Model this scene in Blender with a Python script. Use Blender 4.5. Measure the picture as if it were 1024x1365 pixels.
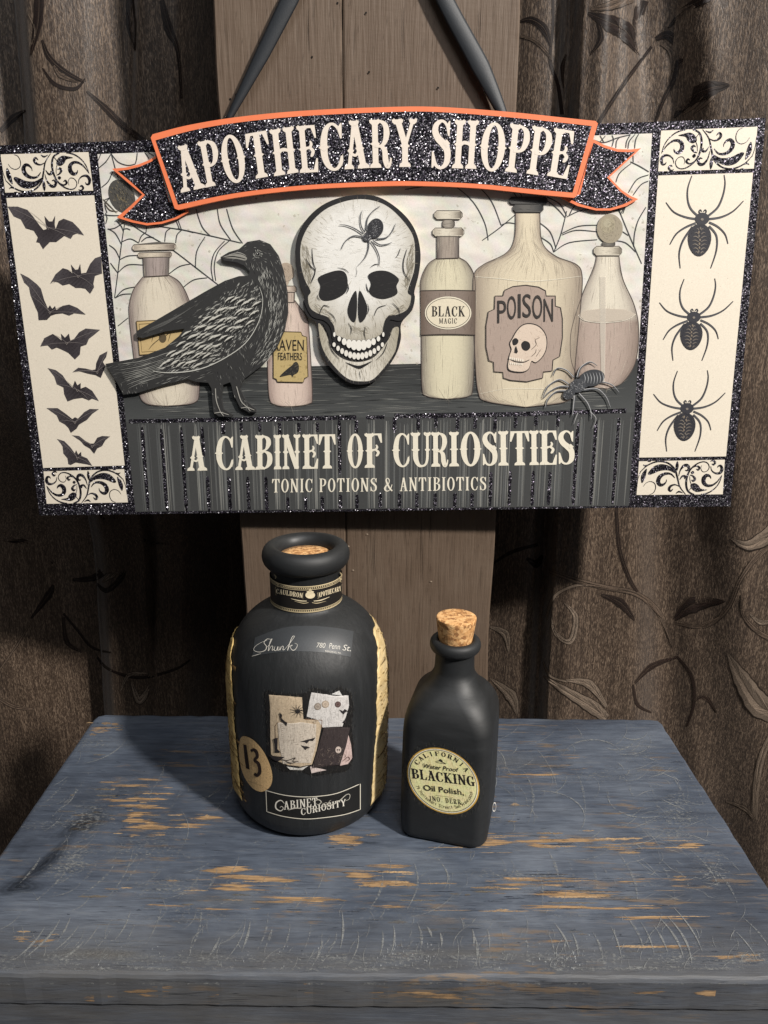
import bpy, math, random
import numpy as np
from mathutils import Vector, Matrix
from mathutils.geometry import delaunay_2d_cdt

# ------------------------------------------------------------------ camera, world, lamps, exposure
scene = bpy.context.scene
for o in list(bpy.data.objects):
    bpy.data.objects.remove(o)
FPX, PITCH, ROLL, CAMH = 970.0, math.radians(16.4), math.radians(0.5), 0.40      # photo size 1024 x 1365
cam_d = bpy.data.cameras.new('camera'); cam = bpy.data.objects.new('camera', cam_d)
scene.collection.objects.link(cam); scene.camera = cam
cam_d.sensor_fit = 'VERTICAL'; cam_d.sensor_height = 36.0; cam_d.lens = 36.0 * FPX / 1365.0
cam_d.clip_start = 0.01; cam_d.clip_end = 50
cam.location = (0, 0, CAMH)
cam.rotation_euler = (Matrix.Rotation(math.pi / 2 - PITCH, 3, 'X') @ Matrix.Rotation(ROLL, 3, 'Z')).to_euler()

world = bpy.data.worlds.new('World'); scene.world = world; world.use_nodes = True
world.node_tree.nodes['Background'].inputs[0].default_value = (0.95, 0.97, 1.0, 1)
world.node_tree.nodes['Background'].inputs[1].default_value = 0.055


def area(name, loc, target, size, power, col):
    d = bpy.data.lights.new(name, 'AREA'); d.shape = 'DISK'; d.size = size; d.energy = power; d.color = col
    o = bpy.data.objects.new(name, d); scene.collection.objects.link(o)
    o.location = loc
    o.rotation_euler = (Vector(target) - Vector(loc)).to_track_quat('-Z', 'Y').to_euler()
    return o


area('ceiling_lamp', (1.86, -1.09, 2.18), (0, 0.58, 0.15), 0.22, 172, (1.0, 0.945, 0.88))
area('room_light', (0.10, -0.45, 1.70), (0, 0.55, 0.10), 0.8, 11, (0.95, 0.97, 1.0))
scene.view_settings.view_transform = 'Standard'; scene.view_settings.look = 'None'
scene.view_settings.exposure = 0.0; scene.view_settings.gamma = 1.0

scene.cycles.transparent_max_bounces = 48
R = random.Random(7)

# ------------------------------------------------------------------ helpers: photo pixel -> point on a real surface
CR, SR, CP, SP = math.cos(ROLL), math.sin(ROLL), math.cos(PITCH), math.sin(PITCH)


def ray(x, y):
    a = (x - 512) / FPX; b = -(y - 682.5) / FPX
    a, b = a * CR - b * SR, a * SR + b * CR
    return Vector((a, CP + b * SP, -SP + b * CP))


ORG = Vector((0, 0, CAMH))


def plane_map(p0, n):
    p0 = Vector(p0); n = Vector(n).normalized()

    def m(x, y, lift=0.0):
        r = ray(x, y); q = p0 + n * lift
        return ORG + r * ((q - ORG).dot(n) / r.dot(n))
    return m


def march_map(g, t0, t1, steps=70):
    """g(P, lift) < 0 inside the body; first crossing along the ray"""
    def m(x, y, lift=0.0):
        r = ray(x, y); dt = (t1 - t0) / steps; t = t0; hit = None; best = (1e9, t0)
        for i in range(steps):
            v = g(ORG + r * t, lift)
            if v < best[0]: best = (v, t)
            if v < 0: hit = t; break
            t += dt
        if hit is None: return ORG + r * best[1]
        a, b = hit - dt, hit
        for i in range(14):
            c = (a + b) / 2
            if g(ORG + r * c, lift) < 0: b = c
            else: a = c
        return ORG + r * b
    return m


def zone(ox, oy, s):
    return lambda pts: [(ox + x / s, oy + y / s) for x, y in pts]


Z1 = zone(0, 140, 4.655); Z2 = zone(0, 400, 4.55); Z3 = zone(190, 140, 3.2); Z4 = zone(490, 140, 2.695)
Z5 = zone(130, 280, 3.657); Z6 = zone(340, 250, 4.267); Z7 = zone(540, 250, 3.2); Z8 = zone(830, 150, 5.057)
Z9 = zone(830, 400, 4.55); Z10 = zone(150, 530, 2.844); Z11 = zone(490, 530, 2.768)
F1 = zone(0, 190, 5.689); F2 = zone(30, 615, 6.4); W3 = zone(130, 170, 5.46); W4 = zone(700, 160, 5.689)
L5 = zone(230, 170, 5.39); L6 = zone(400, 150, 5.39); L7 = zone(560, 150, 4.655)
B1 = zone(300, 700, 4.267); B2 = zone(300, 900, 4.267); SB = zone(510, 800, 4.0167)
C1 = zone(0, 0, 3.2); C3 = zone(670, 0, 2.893); C7 = zone(0, 680, 3.012); C8 = zone(640, 680, 2.667)


def lin(c, k=1.0):
    out = []
    for v in c[:3]:
        v = v / 255.0
        out.append(k * (v / 12.92 if v <= 0.04045 else ((v + 0.055) / 1.055) ** 2.4))
    return tuple(out)


def cr(pts, n=6, closed=False):
    """Catmull-Rom through the points"""
    P = list(pts); N = len(P); out = []
    if N < 3: return P
    for i in range(N if closed else N - 1):
        if closed: p0, p1, p2, p3 = P[i - 1], P[i], P[(i + 1) % N], P[(i + 2) % N]
        else: p0, p1, p2, p3 = P[max(i - 1, 0)], P[i], P[i + 1], P[min(i + 2, N - 1)]
        for k in range(n):
            t = k / n
            out.append(tuple(0.5 * (2 * b + (c - a) * t + (2 * a - 5 * b + 4 * c - d) * t * t + (3 * b - a - 3 * c + d) * t ** 3)
                             for a, b, c, d in zip(p0, p1, p2, p3)))
    if not closed: out.append(tuple(P[-1]))
    return out


def inside(p, poly):
    x, y = p; c = False; j = len(poly) - 1
    for i in range(len(poly)):
        xi, yi = poly[i]; xj, yj = poly[j]
        if (yi > y) != (yj > y) and x < (xj - xi) * (y - yi) / (yj - yi) + xi: c = not c
        j = i
    return c


def rand_in(poly):
    xs = [p[0] for p in poly]; ys = [p[1] for p in poly]
    while True:
        p = (R.uniform(min(xs), max(xs)), R.uniform(min(ys), max(ys)))
        if inside(p, poly): return p


# ------------------------------------------------------------------ materials
MATS = {}


def new_mat(name):
    m = bpy.data.materials.new(name); m.use_nodes = True
    nt = m.node_tree; b = nt.nodes['Principled BSDF']
    MATS[name] = m
    return m, nt, b


def N(nt, t, **kw):
    n = nt.nodes.new(t)
    for k, v in kw.items(): setattr(n, k, v)
    return n


def ramp(nt, fac, stops):
    r = N(nt, 'ShaderNodeValToRGB'); e = r.color_ramp.elements
    while len(e) < len(stops): e.new(0.5)
    for el, (p, c) in zip(e, stops):
        el.position = p; el.color = (*c, 1) if len(c) == 3 else c
    nt.links.new(fac, r.inputs[0]); return r.outputs[0]


def coords(nt, scale=(1, 1, 1), kind='Object'):
    tc = N(nt, 'ShaderNodeTexCoord'); mp = N(nt, 'ShaderNodeMapping'); mp.inputs['Scale'].default_value = scale
    nt.links.new(tc.outputs[kind], mp.inputs[0]); return mp.outputs[0]


def noise(nt, vec, scale, detail=4, rough=0.55, dist=0.0):
    n = N(nt, 'ShaderNodeTexNoise'); n.inputs['Scale'].default_value = scale
    n.inputs['Detail'].default_value = detail; n.inputs['Roughness'].default_value = rough; n.inputs['Distortion'].default_value = dist
    nt.links.new(vec, n.inputs['Vector']); return n.outputs[0]


def mix(nt, fac, a, b, mode='MIX'):
    m = N(nt, 'ShaderNodeMix', data_type='RGBA', blend_type=mode)
    for v, s in ((fac, m.inputs[0]), (a, m.inputs[6]), (b, m.inputs[7])):
        if isinstance(v, (int, float)): s.default_value = v
        elif isinstance(v, tuple): s.default_value = (*v, 1) if len(v) == 3 else v
        else: nt.links.new(v, s)
    return m.outputs[2]


def bump(nt, b, h, strength, dist=0.001):
    n = N(nt, 'ShaderNodeBump'); n.inputs['Strength'].default_value = strength; n.inputs['Distance'].default_value = dist
    nt.links.new(h, n.inputs['Height']); nt.links.new(n.outputs[0], b.inputs['Normal']); return n


def print_mat(name, rough=0.5, speck=0.06, spec=0.35, bumpy=0.0):
    """colour of ink comes from the mesh (attribute Col, with alpha); paper grain is procedural"""
    m, nt, b = new_mat(name)
    at = N(nt, 'ShaderNodeAttribute', attribute_name='Col')
    v = coords(nt)
    g = ramp(nt, noise(nt, v, 900, 3), [(0.3, (1 - speck * 2,) * 3), (0.7, (1, 1, 1))])
    c = mix(nt, 1.0, at.outputs['Color'], g, 'MULTIPLY')
    nt.links.new(c, b.inputs['Base Color']); nt.links.new(at.outputs['Alpha'], b.inputs['Alpha'])
    b.inputs['Roughness'].default_value = rough; b.inputs['Specular IOR Level'].default_value = spec
    if bumpy: bump(nt, b, noise(nt, v, 500, 4), bumpy, 0.0006)
    return m


print_mat('print'); print_mat('paper', 0.75, 0.12, 0.2, 0.25); print_mat('woven', 0.55, 0.25, 0.3)
print_mat('wear', 0.8, 0.25, 0.2); print_mat('foil', 0.5, 0.1, 0.5)


def rub_mat(name, cols, stretch, scale, rough, soft=0.05, amax=1.0):
    """paint rubbed away: the mesh says how much (alpha of Col), noise says where"""
    m, nt, b = new_mat(name)
    at = N(nt, 'ShaderNodeAttribute', attribute_name='Col')
    v = coords(nt, stretch)
    th = N(nt, 'ShaderNodeMath', operation='MULTIPLY_ADD'); nt.links.new(at.outputs['Alpha'], th.inputs[0]); th.inputs[1].default_value = 0.5; th.inputs[2].default_value = -0.76
    ad = N(nt, 'ShaderNodeMath', operation='ADD'); nt.links.new(noise(nt, v, scale, 9, 0.68), ad.inputs[0]); nt.links.new(th.outputs[0], ad.inputs[1])
    dv = N(nt, 'ShaderNodeMath', operation='DIVIDE', use_clamp=True); nt.links.new(ad.outputs[0], dv.inputs[0]); dv.inputs[1].default_value = soft
    mx = N(nt, 'ShaderNodeMath', operation='MULTIPLY'); nt.links.new(dv.outputs[0], mx.inputs[0]); mx.inputs[1].default_value = amax
    nt.links.new(mx.outputs[0], b.inputs['Alpha'])
    nt.links.new(ramp(nt, noise(nt, v, scale * 2.3, 5, 0.6), [(0.3, cols[0]), (0.5, cols[1]), (0.7, cols[2])]), b.inputs['Base Color'])
    b.inputs['Roughness'].default_value = rough; b.inputs['Specular IOR Level'].default_value = 0.2


rub_mat('rubbed_wood', [lin((112, 94, 74)), lin((150, 122, 90)), lin((180, 148, 110))], (0.08, 1, 1), 230, 0.8, 0.06, 0.92)
rub_mat('dust', [lin((104, 107, 110)), lin((128, 130, 130)), lin((160, 160, 156))], (0.5, 1, 1), 700, 0.85, 0.18, 0.75)
rub_mat('deep_paint', [lin((40, 45, 54)), lin((48, 54, 64)), lin((58, 64, 74))], (0.10, 1, 1), 240, 0.5, 0.15, 0.7)


def glitter():
    m, nt, b = new_mat('glitter')
    v = coords(nt)
    vo = N(nt, 'ShaderNodeTexVoronoi'); vo.inputs['Scale'].default_value = 1450; nt.links.new(v, vo.inputs['Vector'])
    sep = N(nt, 'ShaderNodeSeparateColor'); nt.links.new(vo.outputs['Color'], sep.inputs[0])
    col = ramp(nt, sep.outputs[0], [(0.0, (0.010, 0.010, 0.012)), (0.55, (0.013, 0.012, 0.016)), (0.74, (0.028, 0.02, 0.038)), (0.86, (0.05, 0.048, 0.056)), (0.95, (0.10, 0.095, 0.11)), (1.0, (0.36, 0.36, 0.39))])
    nt.links.new(col, b.inputs['Base Color'])
    s = N(nt, 'ShaderNodeVectorMath', operation='SUBTRACT'); nt.links.new(vo.outputs['Color'], s.inputs[0]); s.inputs[1].default_value = (.5, .5, .5)
    k = N(nt, 'ShaderNodeVectorMath', operation='SCALE'); nt.links.new(s.outputs[0], k.inputs[0]); k.inputs['Scale'].default_value = 1.0
    ge = N(nt, 'ShaderNodeNewGeometry')
    a = N(nt, 'ShaderNodeVectorMath', operation='ADD'); nt.links.new(k.outputs[0], a.inputs[0]); nt.links.new(ge.outputs['Normal'], a.inputs[1])
    nn = N(nt, 'ShaderNodeVectorMath', operation='NORMALIZE'); nt.links.new(a.outputs[0], nn.inputs[0])
    nt.links.new(nn.outputs[0], b.inputs['Normal'])
    b.inputs['Metallic'].default_value = 0.55; b.inputs['Roughness'].default_value = 0.33
    return m


glitter()


def plain(name, col, rough=0.6, var=0.15, scale=40, bs=0.2, bscale=300, stretch=(1, 1, 1), spec=0.4, coat=0.0):
    m, nt, b = new_mat(name)
    v = coords(nt, stretch)
    c = ramp(nt, noise(nt, v, scale, 5), [(0.3, tuple(x * (1 - var) for x in col)), (0.7, tuple(x * (1 + var) for x in col))])
    nt.links.new(c, b.inputs['Base Color']); b.inputs['Roughness'].default_value = rough
    b.inputs['Specular IOR Level'].default_value = spec
    if bs: bump(nt, b, noise(nt, v, bscale, 4), bs, 0.0006)
    return m


plain('mdf_edge', lin((205, 180, 150), .7), 0.8)
plain('orange_paint', lin((238, 128, 84), .86), 0.6, 0.05, 60, 0.08, 600)
plain('ribbon_satin', lin((30, 34, 39), .9), 0.55, 0.12, 200, 0.25, 1500, (1, 1, 1), 0.5)
plain('black_edge', (0.03, 0.03, 0.03), 0.7)
plain('dark_metal', (0.03, 0.03, 0.03), 0.4)


def bottle_paint(name, stretch, bs):
    m, nt, b = new_mat(name)
    v = coords(nt, stretch)
    n1 = noise(nt, v, 60, 6, 0.6, 0.4)
    c = ramp(nt, n1, [(0.3, (0.010, 0.011, 0.0118)), (0.6, (0.0145, 0.0157, 0.0168)), (0.8, (0.024, 0.0258, 0.0275))])
    nt.links.new(c, b.inputs['Base Color'])
    rr = ramp(nt, noise(nt, v, 25, 3), [(0.3, (0.48,) * 3), (0.7, (0.62,) * 3)])
    nt.links.new(rr, b.inputs['Roughness'])
    bump(nt, b, noise(nt, v, 110, 5, 0.6), bs, 0.0008)
    b.inputs['Specular IOR Level'].default_value = 0.45
    return m


bottle_paint('black_chalk_paint', (3.2, 3.2, 0.22), 0.32)
bottle_paint('black_chalk_paint_smooth', (0.7, 0.7, 2.2), 0.22)


def cork_mat():
    m, nt, b = new_mat('cork')
    v = coords(nt)
    vo = N(nt, 'ShaderNodeTexVoronoi'); vo.inputs['Scale'].default_value = 420; nt.links.new(v, vo.inputs['Vector'])
    sep = N(nt, 'ShaderNodeSeparateColor'); nt.links.new(vo.outputs['Color'], sep.inputs[0])
    c1 = ramp(nt, sep.outputs[0], [(0.0, lin((150, 104, 62))), (0.4, lin((196, 146, 92))), (1.0, lin((222, 178, 124)))])
    sp = ramp(nt, noise(nt, v, 260, 5, 0.7), [(0.34, (0.25, 0.16, 0.09)), (0.46, (1, 1, 1))])
    nt.links.new(mix(nt, 0.85, c1, sp, 'MULTIPLY'), b.inputs['Base Color']); b.inputs['Roughness'].default_value = 0.9
    bump(nt, b, noise(nt, v, 320, 5, 0.7), 0.7, 0.0012)


cork_mat()


def wood_post():
    m, nt, b = new_mat('brown_painted_wood')
    v = coords(nt, (1, 1, 0.4)); vf = coords(nt, (1, 1, 0.06)); vh = coords(nt, (0.25, 1, 1))
    c = ramp(nt, noise(nt, v, 40, 6, 0.65), [(0.25, lin((84, 69, 56))), (0.5, lin((92, 77, 64))), (0.8, lin((100, 86, 73)))])
    crack = ramp(nt, noise(nt, vf, 330, 3, 0.6), [(0.30, (0.35, 0.33, 0.30)), (0.40, (1, 1, 1))])
    nt.links.new(mix(nt, 0.4, c, crack, 'MULTIPLY'), b.inputs['Base Color'])
    b.inputs['Roughness'].default_value = 0.62; b.inputs['Specular IOR Level'].default_value = 0.35
    h1 = noise(nt, vf, 330, 3, 0.6); h2 = noise(nt, vh, 240, 4, 0.6)
    mm = N(nt, 'ShaderNodeMath', operation='MULTIPLY_ADD'); nt.links.new(h2, mm.inputs[0]); mm.inputs[1].default_value = 0.22; nt.links.new(h1, mm.inputs[2])
    bump(nt, b, mm.outputs[0], 0.42, 0.002)


wood_post()


def table_paint():
    m, nt, b = new_mat('worn_blue_black_paint')
    v = coords(nt, (0.12, 1, 1)); v0 = coords(nt)
    base = ramp(nt, noise(nt, v0, 9, 4, 0.6, 0.6), [(0.3, lin((56, 62, 73))), (0.5, lin((76, 84, 97))), (0.72, lin((99, 106, 117)))])
    grain = ramp(nt, noise(nt, v, 260, 5, 0.65), [(0.3, (0.55, 0.55, 0.57)), (0.6, (1.05, 1.05, 1.04))])
    c = mix(nt, 0.8, base, grain, 'MULTIPLY')
    vg = coords(nt, (0.05, 1, 1)); hg = ramp(nt, noise(nt, vg, 1100, 4, 0.7), [(0.32, (0.62, 0.62, 0.64)), (0.5, (1, 1, 1)), (0.7, (1.2, 1.2, 1.18))])
    c = mix(nt, 0.75, c, hg, 'MULTIPLY')
    dust = ramp(nt, noise(nt, v, 130, 6, 0.75), [(0.58, (0, 0, 0)), (0.78, (1, 1, 1))])
    dm = N(nt, 'ShaderNodeMath', operation='MULTIPLY'); nt.links.new(dust, dm.inputs[0]); dm.inputs[1].default_value = 0.5
    c = mix(nt, dm.outputs[0], c, lin((112, 108, 100)))
    tcx = N(nt, 'ShaderNodeTexCoord'); sx = N(nt, 'ShaderNodeSeparateXYZ'); nt.links.new(tcx.outputs['Object'], sx.inputs[0])
    mr = N(nt, 'ShaderNodeMapRange'); nt.links.new(sx.outputs[1], mr.inputs[0])
    for q_, v_ in ((1, -0.095), (2, -0.142), (3, 0.0), (4, 1.0)): mr.inputs[q_].default_value = v_
    fr = N(nt, 'ShaderNodeMath', operation='MULTIPLY'); nt.links.new(mr.outputs[0], fr.inputs[0]); nt.links.new(ramp(nt, noise(nt, v, 45, 6, 0.7), [(0.3, (0.15,) * 3), (0.7, (0.85,) * 3)]), fr.inputs[1])
    c = mix(nt, fr.outputs[0], c, lin((84, 81, 76)))      # rubbed grey along the front edge
    # worn wood shows where long streaky noise is high inside worn patches
    patch = ramp(nt, noise(nt, v0, 11, 3, 0.5), [(0.5, (0, 0, 0)), (0.62, (1, 1, 1))])
    stre = ramp(nt, noise(nt, v, 150, 6, 0.7), [(0.56, (0, 0, 0)), (0.60, (1, 1, 1))])
    wm = N(nt, 'ShaderNodeMath', operation='MULTIPLY'); nt.links.new(patch, wm.inputs[0]); nt.links.new(stre, wm.inputs[1])
    wm2 = N(nt, 'ShaderNodeMath', operation='MULTIPLY'); nt.links.new(wm.outputs[0], wm2.inputs[0]); wm2.inputs[1].default_value = 0.6
    c = mix(nt, wm2.outputs[0], c, lin((118, 98, 74)))
    nt.links.new(c, b.inputs['Base Color'])
    rr = ramp(nt, noise(nt, v, 60, 4), [(0.3, (0.42,) * 3), (0.7, (0.62,) * 3)]); nt.links.new(rr, b.inputs['Roughness'])
    b.inputs['Specular IOR Level'].default_value = 0.5
    bump(nt, b, noise(nt, v, 260, 6, 0.65), 0.35, 0.0012)


table_paint()


def curtain_mat():
    m, nt, b = new_mat('brown_jacquard')
    v = coords(nt, (1, 1, 0.2)); v0 = coords(nt); v2 = coords(nt, (1, 1, 0.03))
    t1 = noise(nt, v, 1000, 2, 0.6, 0.8); t2 = noise(nt, v2, 420, 4, 0.65)
    mm = N(nt, 'ShaderNodeMath', operation='MULTIPLY_ADD'); nt.links.new(t2, mm.inputs[0]); mm.inputs[1].default_value = 0.3
    m4 = N(nt, 'ShaderNodeMath', operation='MULTIPLY'); nt.links.new(t1, m4.inputs[0]); m4.inputs[1].default_value = 0.7; nt.links.new(m4.outputs[0], mm.inputs[2])
    th = mm.outputs[0]
    c = ramp(nt, th, [(0.39, lin((42, 31, 23))), (0.5, lin((63, 50, 39))), (0.62, lin((112, 96, 81)))])
    big = ramp(nt, noise(nt, v0, 14, 3), [(0.3, (0.8, 0.78, 0.76)), (0.7, (1.05, 1.05, 1.05))])
    nt.links.new(mix(nt, 1.0, c, big, 'MULTIPLY'), b.inputs['Base Color'])
    b.inputs['Roughness'].default_value = 0.5; b.inputs['Specular IOR Level'].default_value = 0.4
    b.inputs['Sheen Weight'].default_value = 0.15
    bump(nt, b, th, 0.55, 0.0012)


curtain_mat()
plain('floor_boards', (0.06, 0.045, 0.035), 0.7)


# ------------------------------------------------------------------ object helpers
def link(name, me, parent=None, mats=(), smooth=False, mat_local=None):
    for mname in mats: me.materials.append(MATS[mname])
    if smooth:
        for p in me.polygons: p.use_smooth = True
    o = bpy.data.objects.new(name, me); scene.collection.objects.link(o)
    if parent: o.parent = parent
    return o


def empty(name, loc, label, cat, rz=0):
    o = bpy.data.objects.new(name, None); scene.collection.objects.link(o); o.location = loc
    o.rotation_euler = (0, 0, rz); o.empty_display_size = 0.05
    o['label'] = label; o['category'] = cat
    bpy.context.view_layer.update()
    return o


def root_of(parent):
    while parent.parent: parent = parent.parent
    return parent


class Art:
    """collects flat printed shapes on a mapped surface; every shape is laid a hair above the one below"""
    def __init__(self, mapper, mats=('print',), k=0.86, step=0, jit=2.2e-6):
        self.jit = jit; self.step = step; self.m = mapper; self.v = []; self.f = []; self.c = []; self.mi = []; self.mats = mats; self.k = k; self.cnt = 0

    def _z(self, lift):
        self.cnt += 1
        return lift + (self.cnt % 40) * self.jit

    def poly(self, pts, col, lift=0.0, a=1.0, mat=0):
        z = self._z(lift); s = len(self.v)
        fc = col if callable(col) else None
        cc = None if fc else (*lin(col, self.k), a)
        step = self.step or (3.0 if fc else 0)
        if step:
            xs = [p[0] for p in pts]; ys = [p[1] for p in pts]
            if max(max(xs) - min(xs), max(ys) - min(ys)) > step * 1.5:      # curved surface: fill with small triangles
                P = [Vector(p) for p in pts]; gx = min(xs) + step / 2
                while gx < max(xs):
                    gy = min(ys) + step / 2
                    while gy < max(ys):
                        if inside((gx, gy), pts): P.append(Vector((gx, gy)))
                        gy += step
                    gx += step
                r = delaunay_2d_cdt(P, [], [list(range(len(pts)))], 1, 1e-5)
                self.v += [self.m(p[0], p[1], z) for p in r[0]]
                for f in r[2]: self.f.append(tuple(s + i for i in f)); self.c.append([(*lin(fc(*r[0][i]), self.k), a) for i in f] if fc else [cc] * len(f)); self.mi.append(mat)
                return
        if fc: cc = (*lin(fc(*pts[0]), self.k), a)
        self.v += [self.m(x, y, z) for x, y in pts]
        self.f.append(tuple(range(s, s + len(pts)))); self.c.append([cc] * len(pts)); self.mi.append(mat)

    def strip(self, A, B, col, lift=0.0, a=1.0, mat=0):
        """quads between two polylines"""
        z = self._z(lift); s = len(self.v); n = len(A); cc = (*lin(col, self.k), a)
        self.v += [self.m(x, y, z) for x, y in A] + [self.m(x, y, z) for x, y in B]
        for i in range(n - 1):
            self.f.append((s + i, s + i + 1, s + n + i + 1, s + n + i)); self.c.append([cc] * 4); self.mi.append(mat)

    def stroke(self, pts, w, col, lift=0.0, a=1.0, mat=0, smooth=5, closed=False):
        P = cr(pts, smooth, closed) if smooth and len(pts) > 2 else list(pts)
        if closed: P = P + [P[0]]
        if not isinstance(w, (list, tuple)): w = [w]
        n = len(P); A = []; B = []
        for i, (x, y) in enumerate(P):
            x0, y0 = P[max(i - 1, 0)]; x1, y1 = P[min(i + 1, n - 1)]
            dx, dy = x1 - x0, y1 - y0; L = math.hypot(dx, dy) or 1
            t = i / max(n - 1, 1) * (len(w) - 1); k = min(int(t), len(w) - 2) if len(w) > 1 else 0
            ww = w[0] if len(w) == 1 else w[k] + (w[k + 1] - w[k]) * (t - k)
            ox, oy = -dy / L * ww / 2, dx / L * ww / 2
            A.append((x + ox, y + oy)); B.append((x - ox, y - oy))
        self.strip(A, B, col, lift, a, mat)

    def hatch(self, p, ang, L, w, col, lift=0.0, a=1.0, bend=0.0):
        dx, dy = math.cos(ang) * L / 2, math.sin(ang) * L / 2
        nx, ny = -math.sin(ang), math.cos(ang)
        mid = (p[0] + nx * bend, p[1] + ny * bend)
        self.poly([(p[0] - dx, p[1] - dy), (mid[0] + nx * w / 2, mid[1] + ny * w / 2), (p[0] + dx, p[1] + dy), (mid[0] - nx * w / 2, mid[1] - ny * w / 2)], col, lift, a)

    def ellipse(self, c, rx, ry, col, lift=0.0, a=1.0, rot=0.0, n=22, mat=0):
        cs, sn = math.cos(rot), math.sin(rot)
        self.poly([(c[0] + rx * math.cos(t) * cs - ry * math.sin(t) * sn, c[1] + rx * math.cos(t) * sn + ry * math.sin(t) * cs)
                   for t in [2 * math.pi * i / n for i in range(n)]], col, lift, a, mat)

    def grid(self, fn, nu, nv, cf, lift=0.0, mat=0, a=1.0):
        """fn(u,v)->pixel, cf(u,v)->sRGB colour"""
        z = self._z(lift); s = len(self.v); cols = []
        for j in range(nv + 1):
            for i in range(nu + 1):
                u, v = i / nu, j / nv
                x, y = fn(u, v); self.v.append(self.m(x, y, z)); q_ = cf(u, v); cols.append((*lin(q_, self.k), q_[3] if len(q_) > 3 else a))
        for j in range(nv):
            for i in range(nu):
                q = (j * (nu + 1) + i, j * (nu + 1) + i + 1, (j + 1) * (nu + 1) + i + 1, (j + 1) * (nu + 1) + i)
                self.f.append(tuple(s + t for t in q)); self.c.append([cols[t] for t in q]); self.mi.append(mat)

    def glyphs(self, polys, box, col, lift=0.0, a=1.0, mat=0):
        """polys in the unit square laid into the box (BL, BR, TL, TR)"""
        BL, BR, TL, TR = box; self.cnt += 1
        for gi, P in enumerate(polys):
            pts = []
            for u, v in P:
                pts.append(tuple((1 - u) * (1 - v) * BL[k] + u * (1 - v) * BR[k] + (1 - u) * v * TL[k] + u * v * TR[k] for k in (0, 1)))
            z = lift + gi * min(3e-6, self.jit * 1.4); s = len(self.v); cc = (*lin(col, self.k), a)
            self.v += [self.m(x, y, z) for x, y in pts]
            self.f.append(tuple(range(s, s + len(pts)))); self.c.append([cc] * len(pts)); self.mi.append(mat)

    def build(self, name, parent, smooth=False):
        bpy.context.view_layer.update()
        inv = root_of(parent).matrix_world.inverted()
        me = bpy.data.meshes.new(name)
        me.from_pydata([tuple(inv @ v) for v in self.v], [], self.f)
        ca = me.color_attributes.new('Col', 'FLOAT_COLOR', 'CORNER')
        flat = np.array([x for f in self.c for v in f for x in v], dtype=np.float32)
        ca.data.foreach_set('color', flat)
        me.polygons.foreach_set('material_index', self.mi)
        o = link(name, me, parent, self.mats, smooth)
        return o


def slab(name, mapper, pts, l0, l1, parent, mats, face_mat=0, side_mat=1):
    """solid cut-out: outline on a plane from lift l0 to l1"""
    bpy.context.view_layer.update()
    inv = root_of(parent).matrix_world.inverted(); n = len(pts)
    top = [inv @ mapper(x, y, l1) for x, y in pts]
    nrm = (mapper(512, 400, l1) - mapper(512, 400, l0))
    # extrude straight back along the plane normal
    d = PN * (l0 - l1)
    bot = [inv @ (mapper(x, y, l1) + d) for x, y in pts]
    me = bpy.data.meshes.new(name)
    me.from_pydata([tuple(v) for v in top + bot], [], [tuple(range(n)), tuple(range(2 * n - 1, n - 1, -1))] + [(i, n + i, n + (i + 1) % n, (i + 1) % n) for i in range(n)])
    me.polygons.foreach_set('material_index', [face_mat] + [side_mat] * (n + 1))
    return link(name, me, parent, mats)


def lathe(prof, seg=72, cap=False):
    V = []; F = []
    for r, z in prof:
        for i in range(seg):
            t = 2 * math.pi * i / seg; V.append((r * math.cos(t), r * math.sin(t), z))
    for j in range(len(prof) - 1):
        for i in range(seg):
            F.append((j * seg + i, j * seg + (i + 1) % seg, (j + 1) * seg + (i + 1) % seg, (j + 1) * seg + i))
    F.append(tuple(range(seg - 1, -1, -1)))
    if cap: F.append(tuple((len(prof) - 1) * seg + i for i in range(seg)))
    return V, F


def mesh_obj(name, V, F, parent, mats, smooth=True, bevel=0.0):
    me = bpy.data.meshes.new(name); me.from_pydata(V, [], F)
    o = link(name, me, parent, mats, smooth)
    if bevel:
        b = o.modifiers.new('bevel', 'BEVEL'); b.width = bevel; b.segments = 3
    return o


def box_mesh(x0, x1, y0, y1, z0, z1):
    V = [(x, y, z) for z in (z0, z1) for y in (y0, y1) for x in (x0, x1)]
    F = [(0, 2, 3, 1), (4, 5, 7, 6), (0, 1, 5, 4), (2, 6, 7, 3), (0, 4, 6, 2), (1, 3, 7, 5)]
    return V, F


# ------------------------------------------------------------------ lettering
def gstroke(P, w, n=5, smooth=True):
    P = cr(P, n) if smooth and len(P) > 2 else list(P)
    if not isinstance(w, (list, tuple)): w = [w, w]
    out = []; A = []; B = []; m = len(P)
    for i, (x, y) in enumerate(P):
        x0, y0 = P[max(i - 1, 0)]; x1, y1 = P[min(i + 1, m - 1)]
        dx, dy = x1 - x0, y1 - y0; L = math.hypot(dx, dy) or 1
        t = i / max(m - 1, 1) * (len(w) - 1); k = min(int(t), len(w) - 2); ww = w[k] + (w[k + 1] - w[k]) * (t - k)
        A.append((x - dy / L * ww / 2, y + dx / L * ww / 2)); B.append((x + dy / L * ww / 2, y - dx / L * ww / 2))
    return [[A[i], A[i + 1], B[i + 1], B[i]] for i in range(m - 1)]


GCACHE = {}


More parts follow.
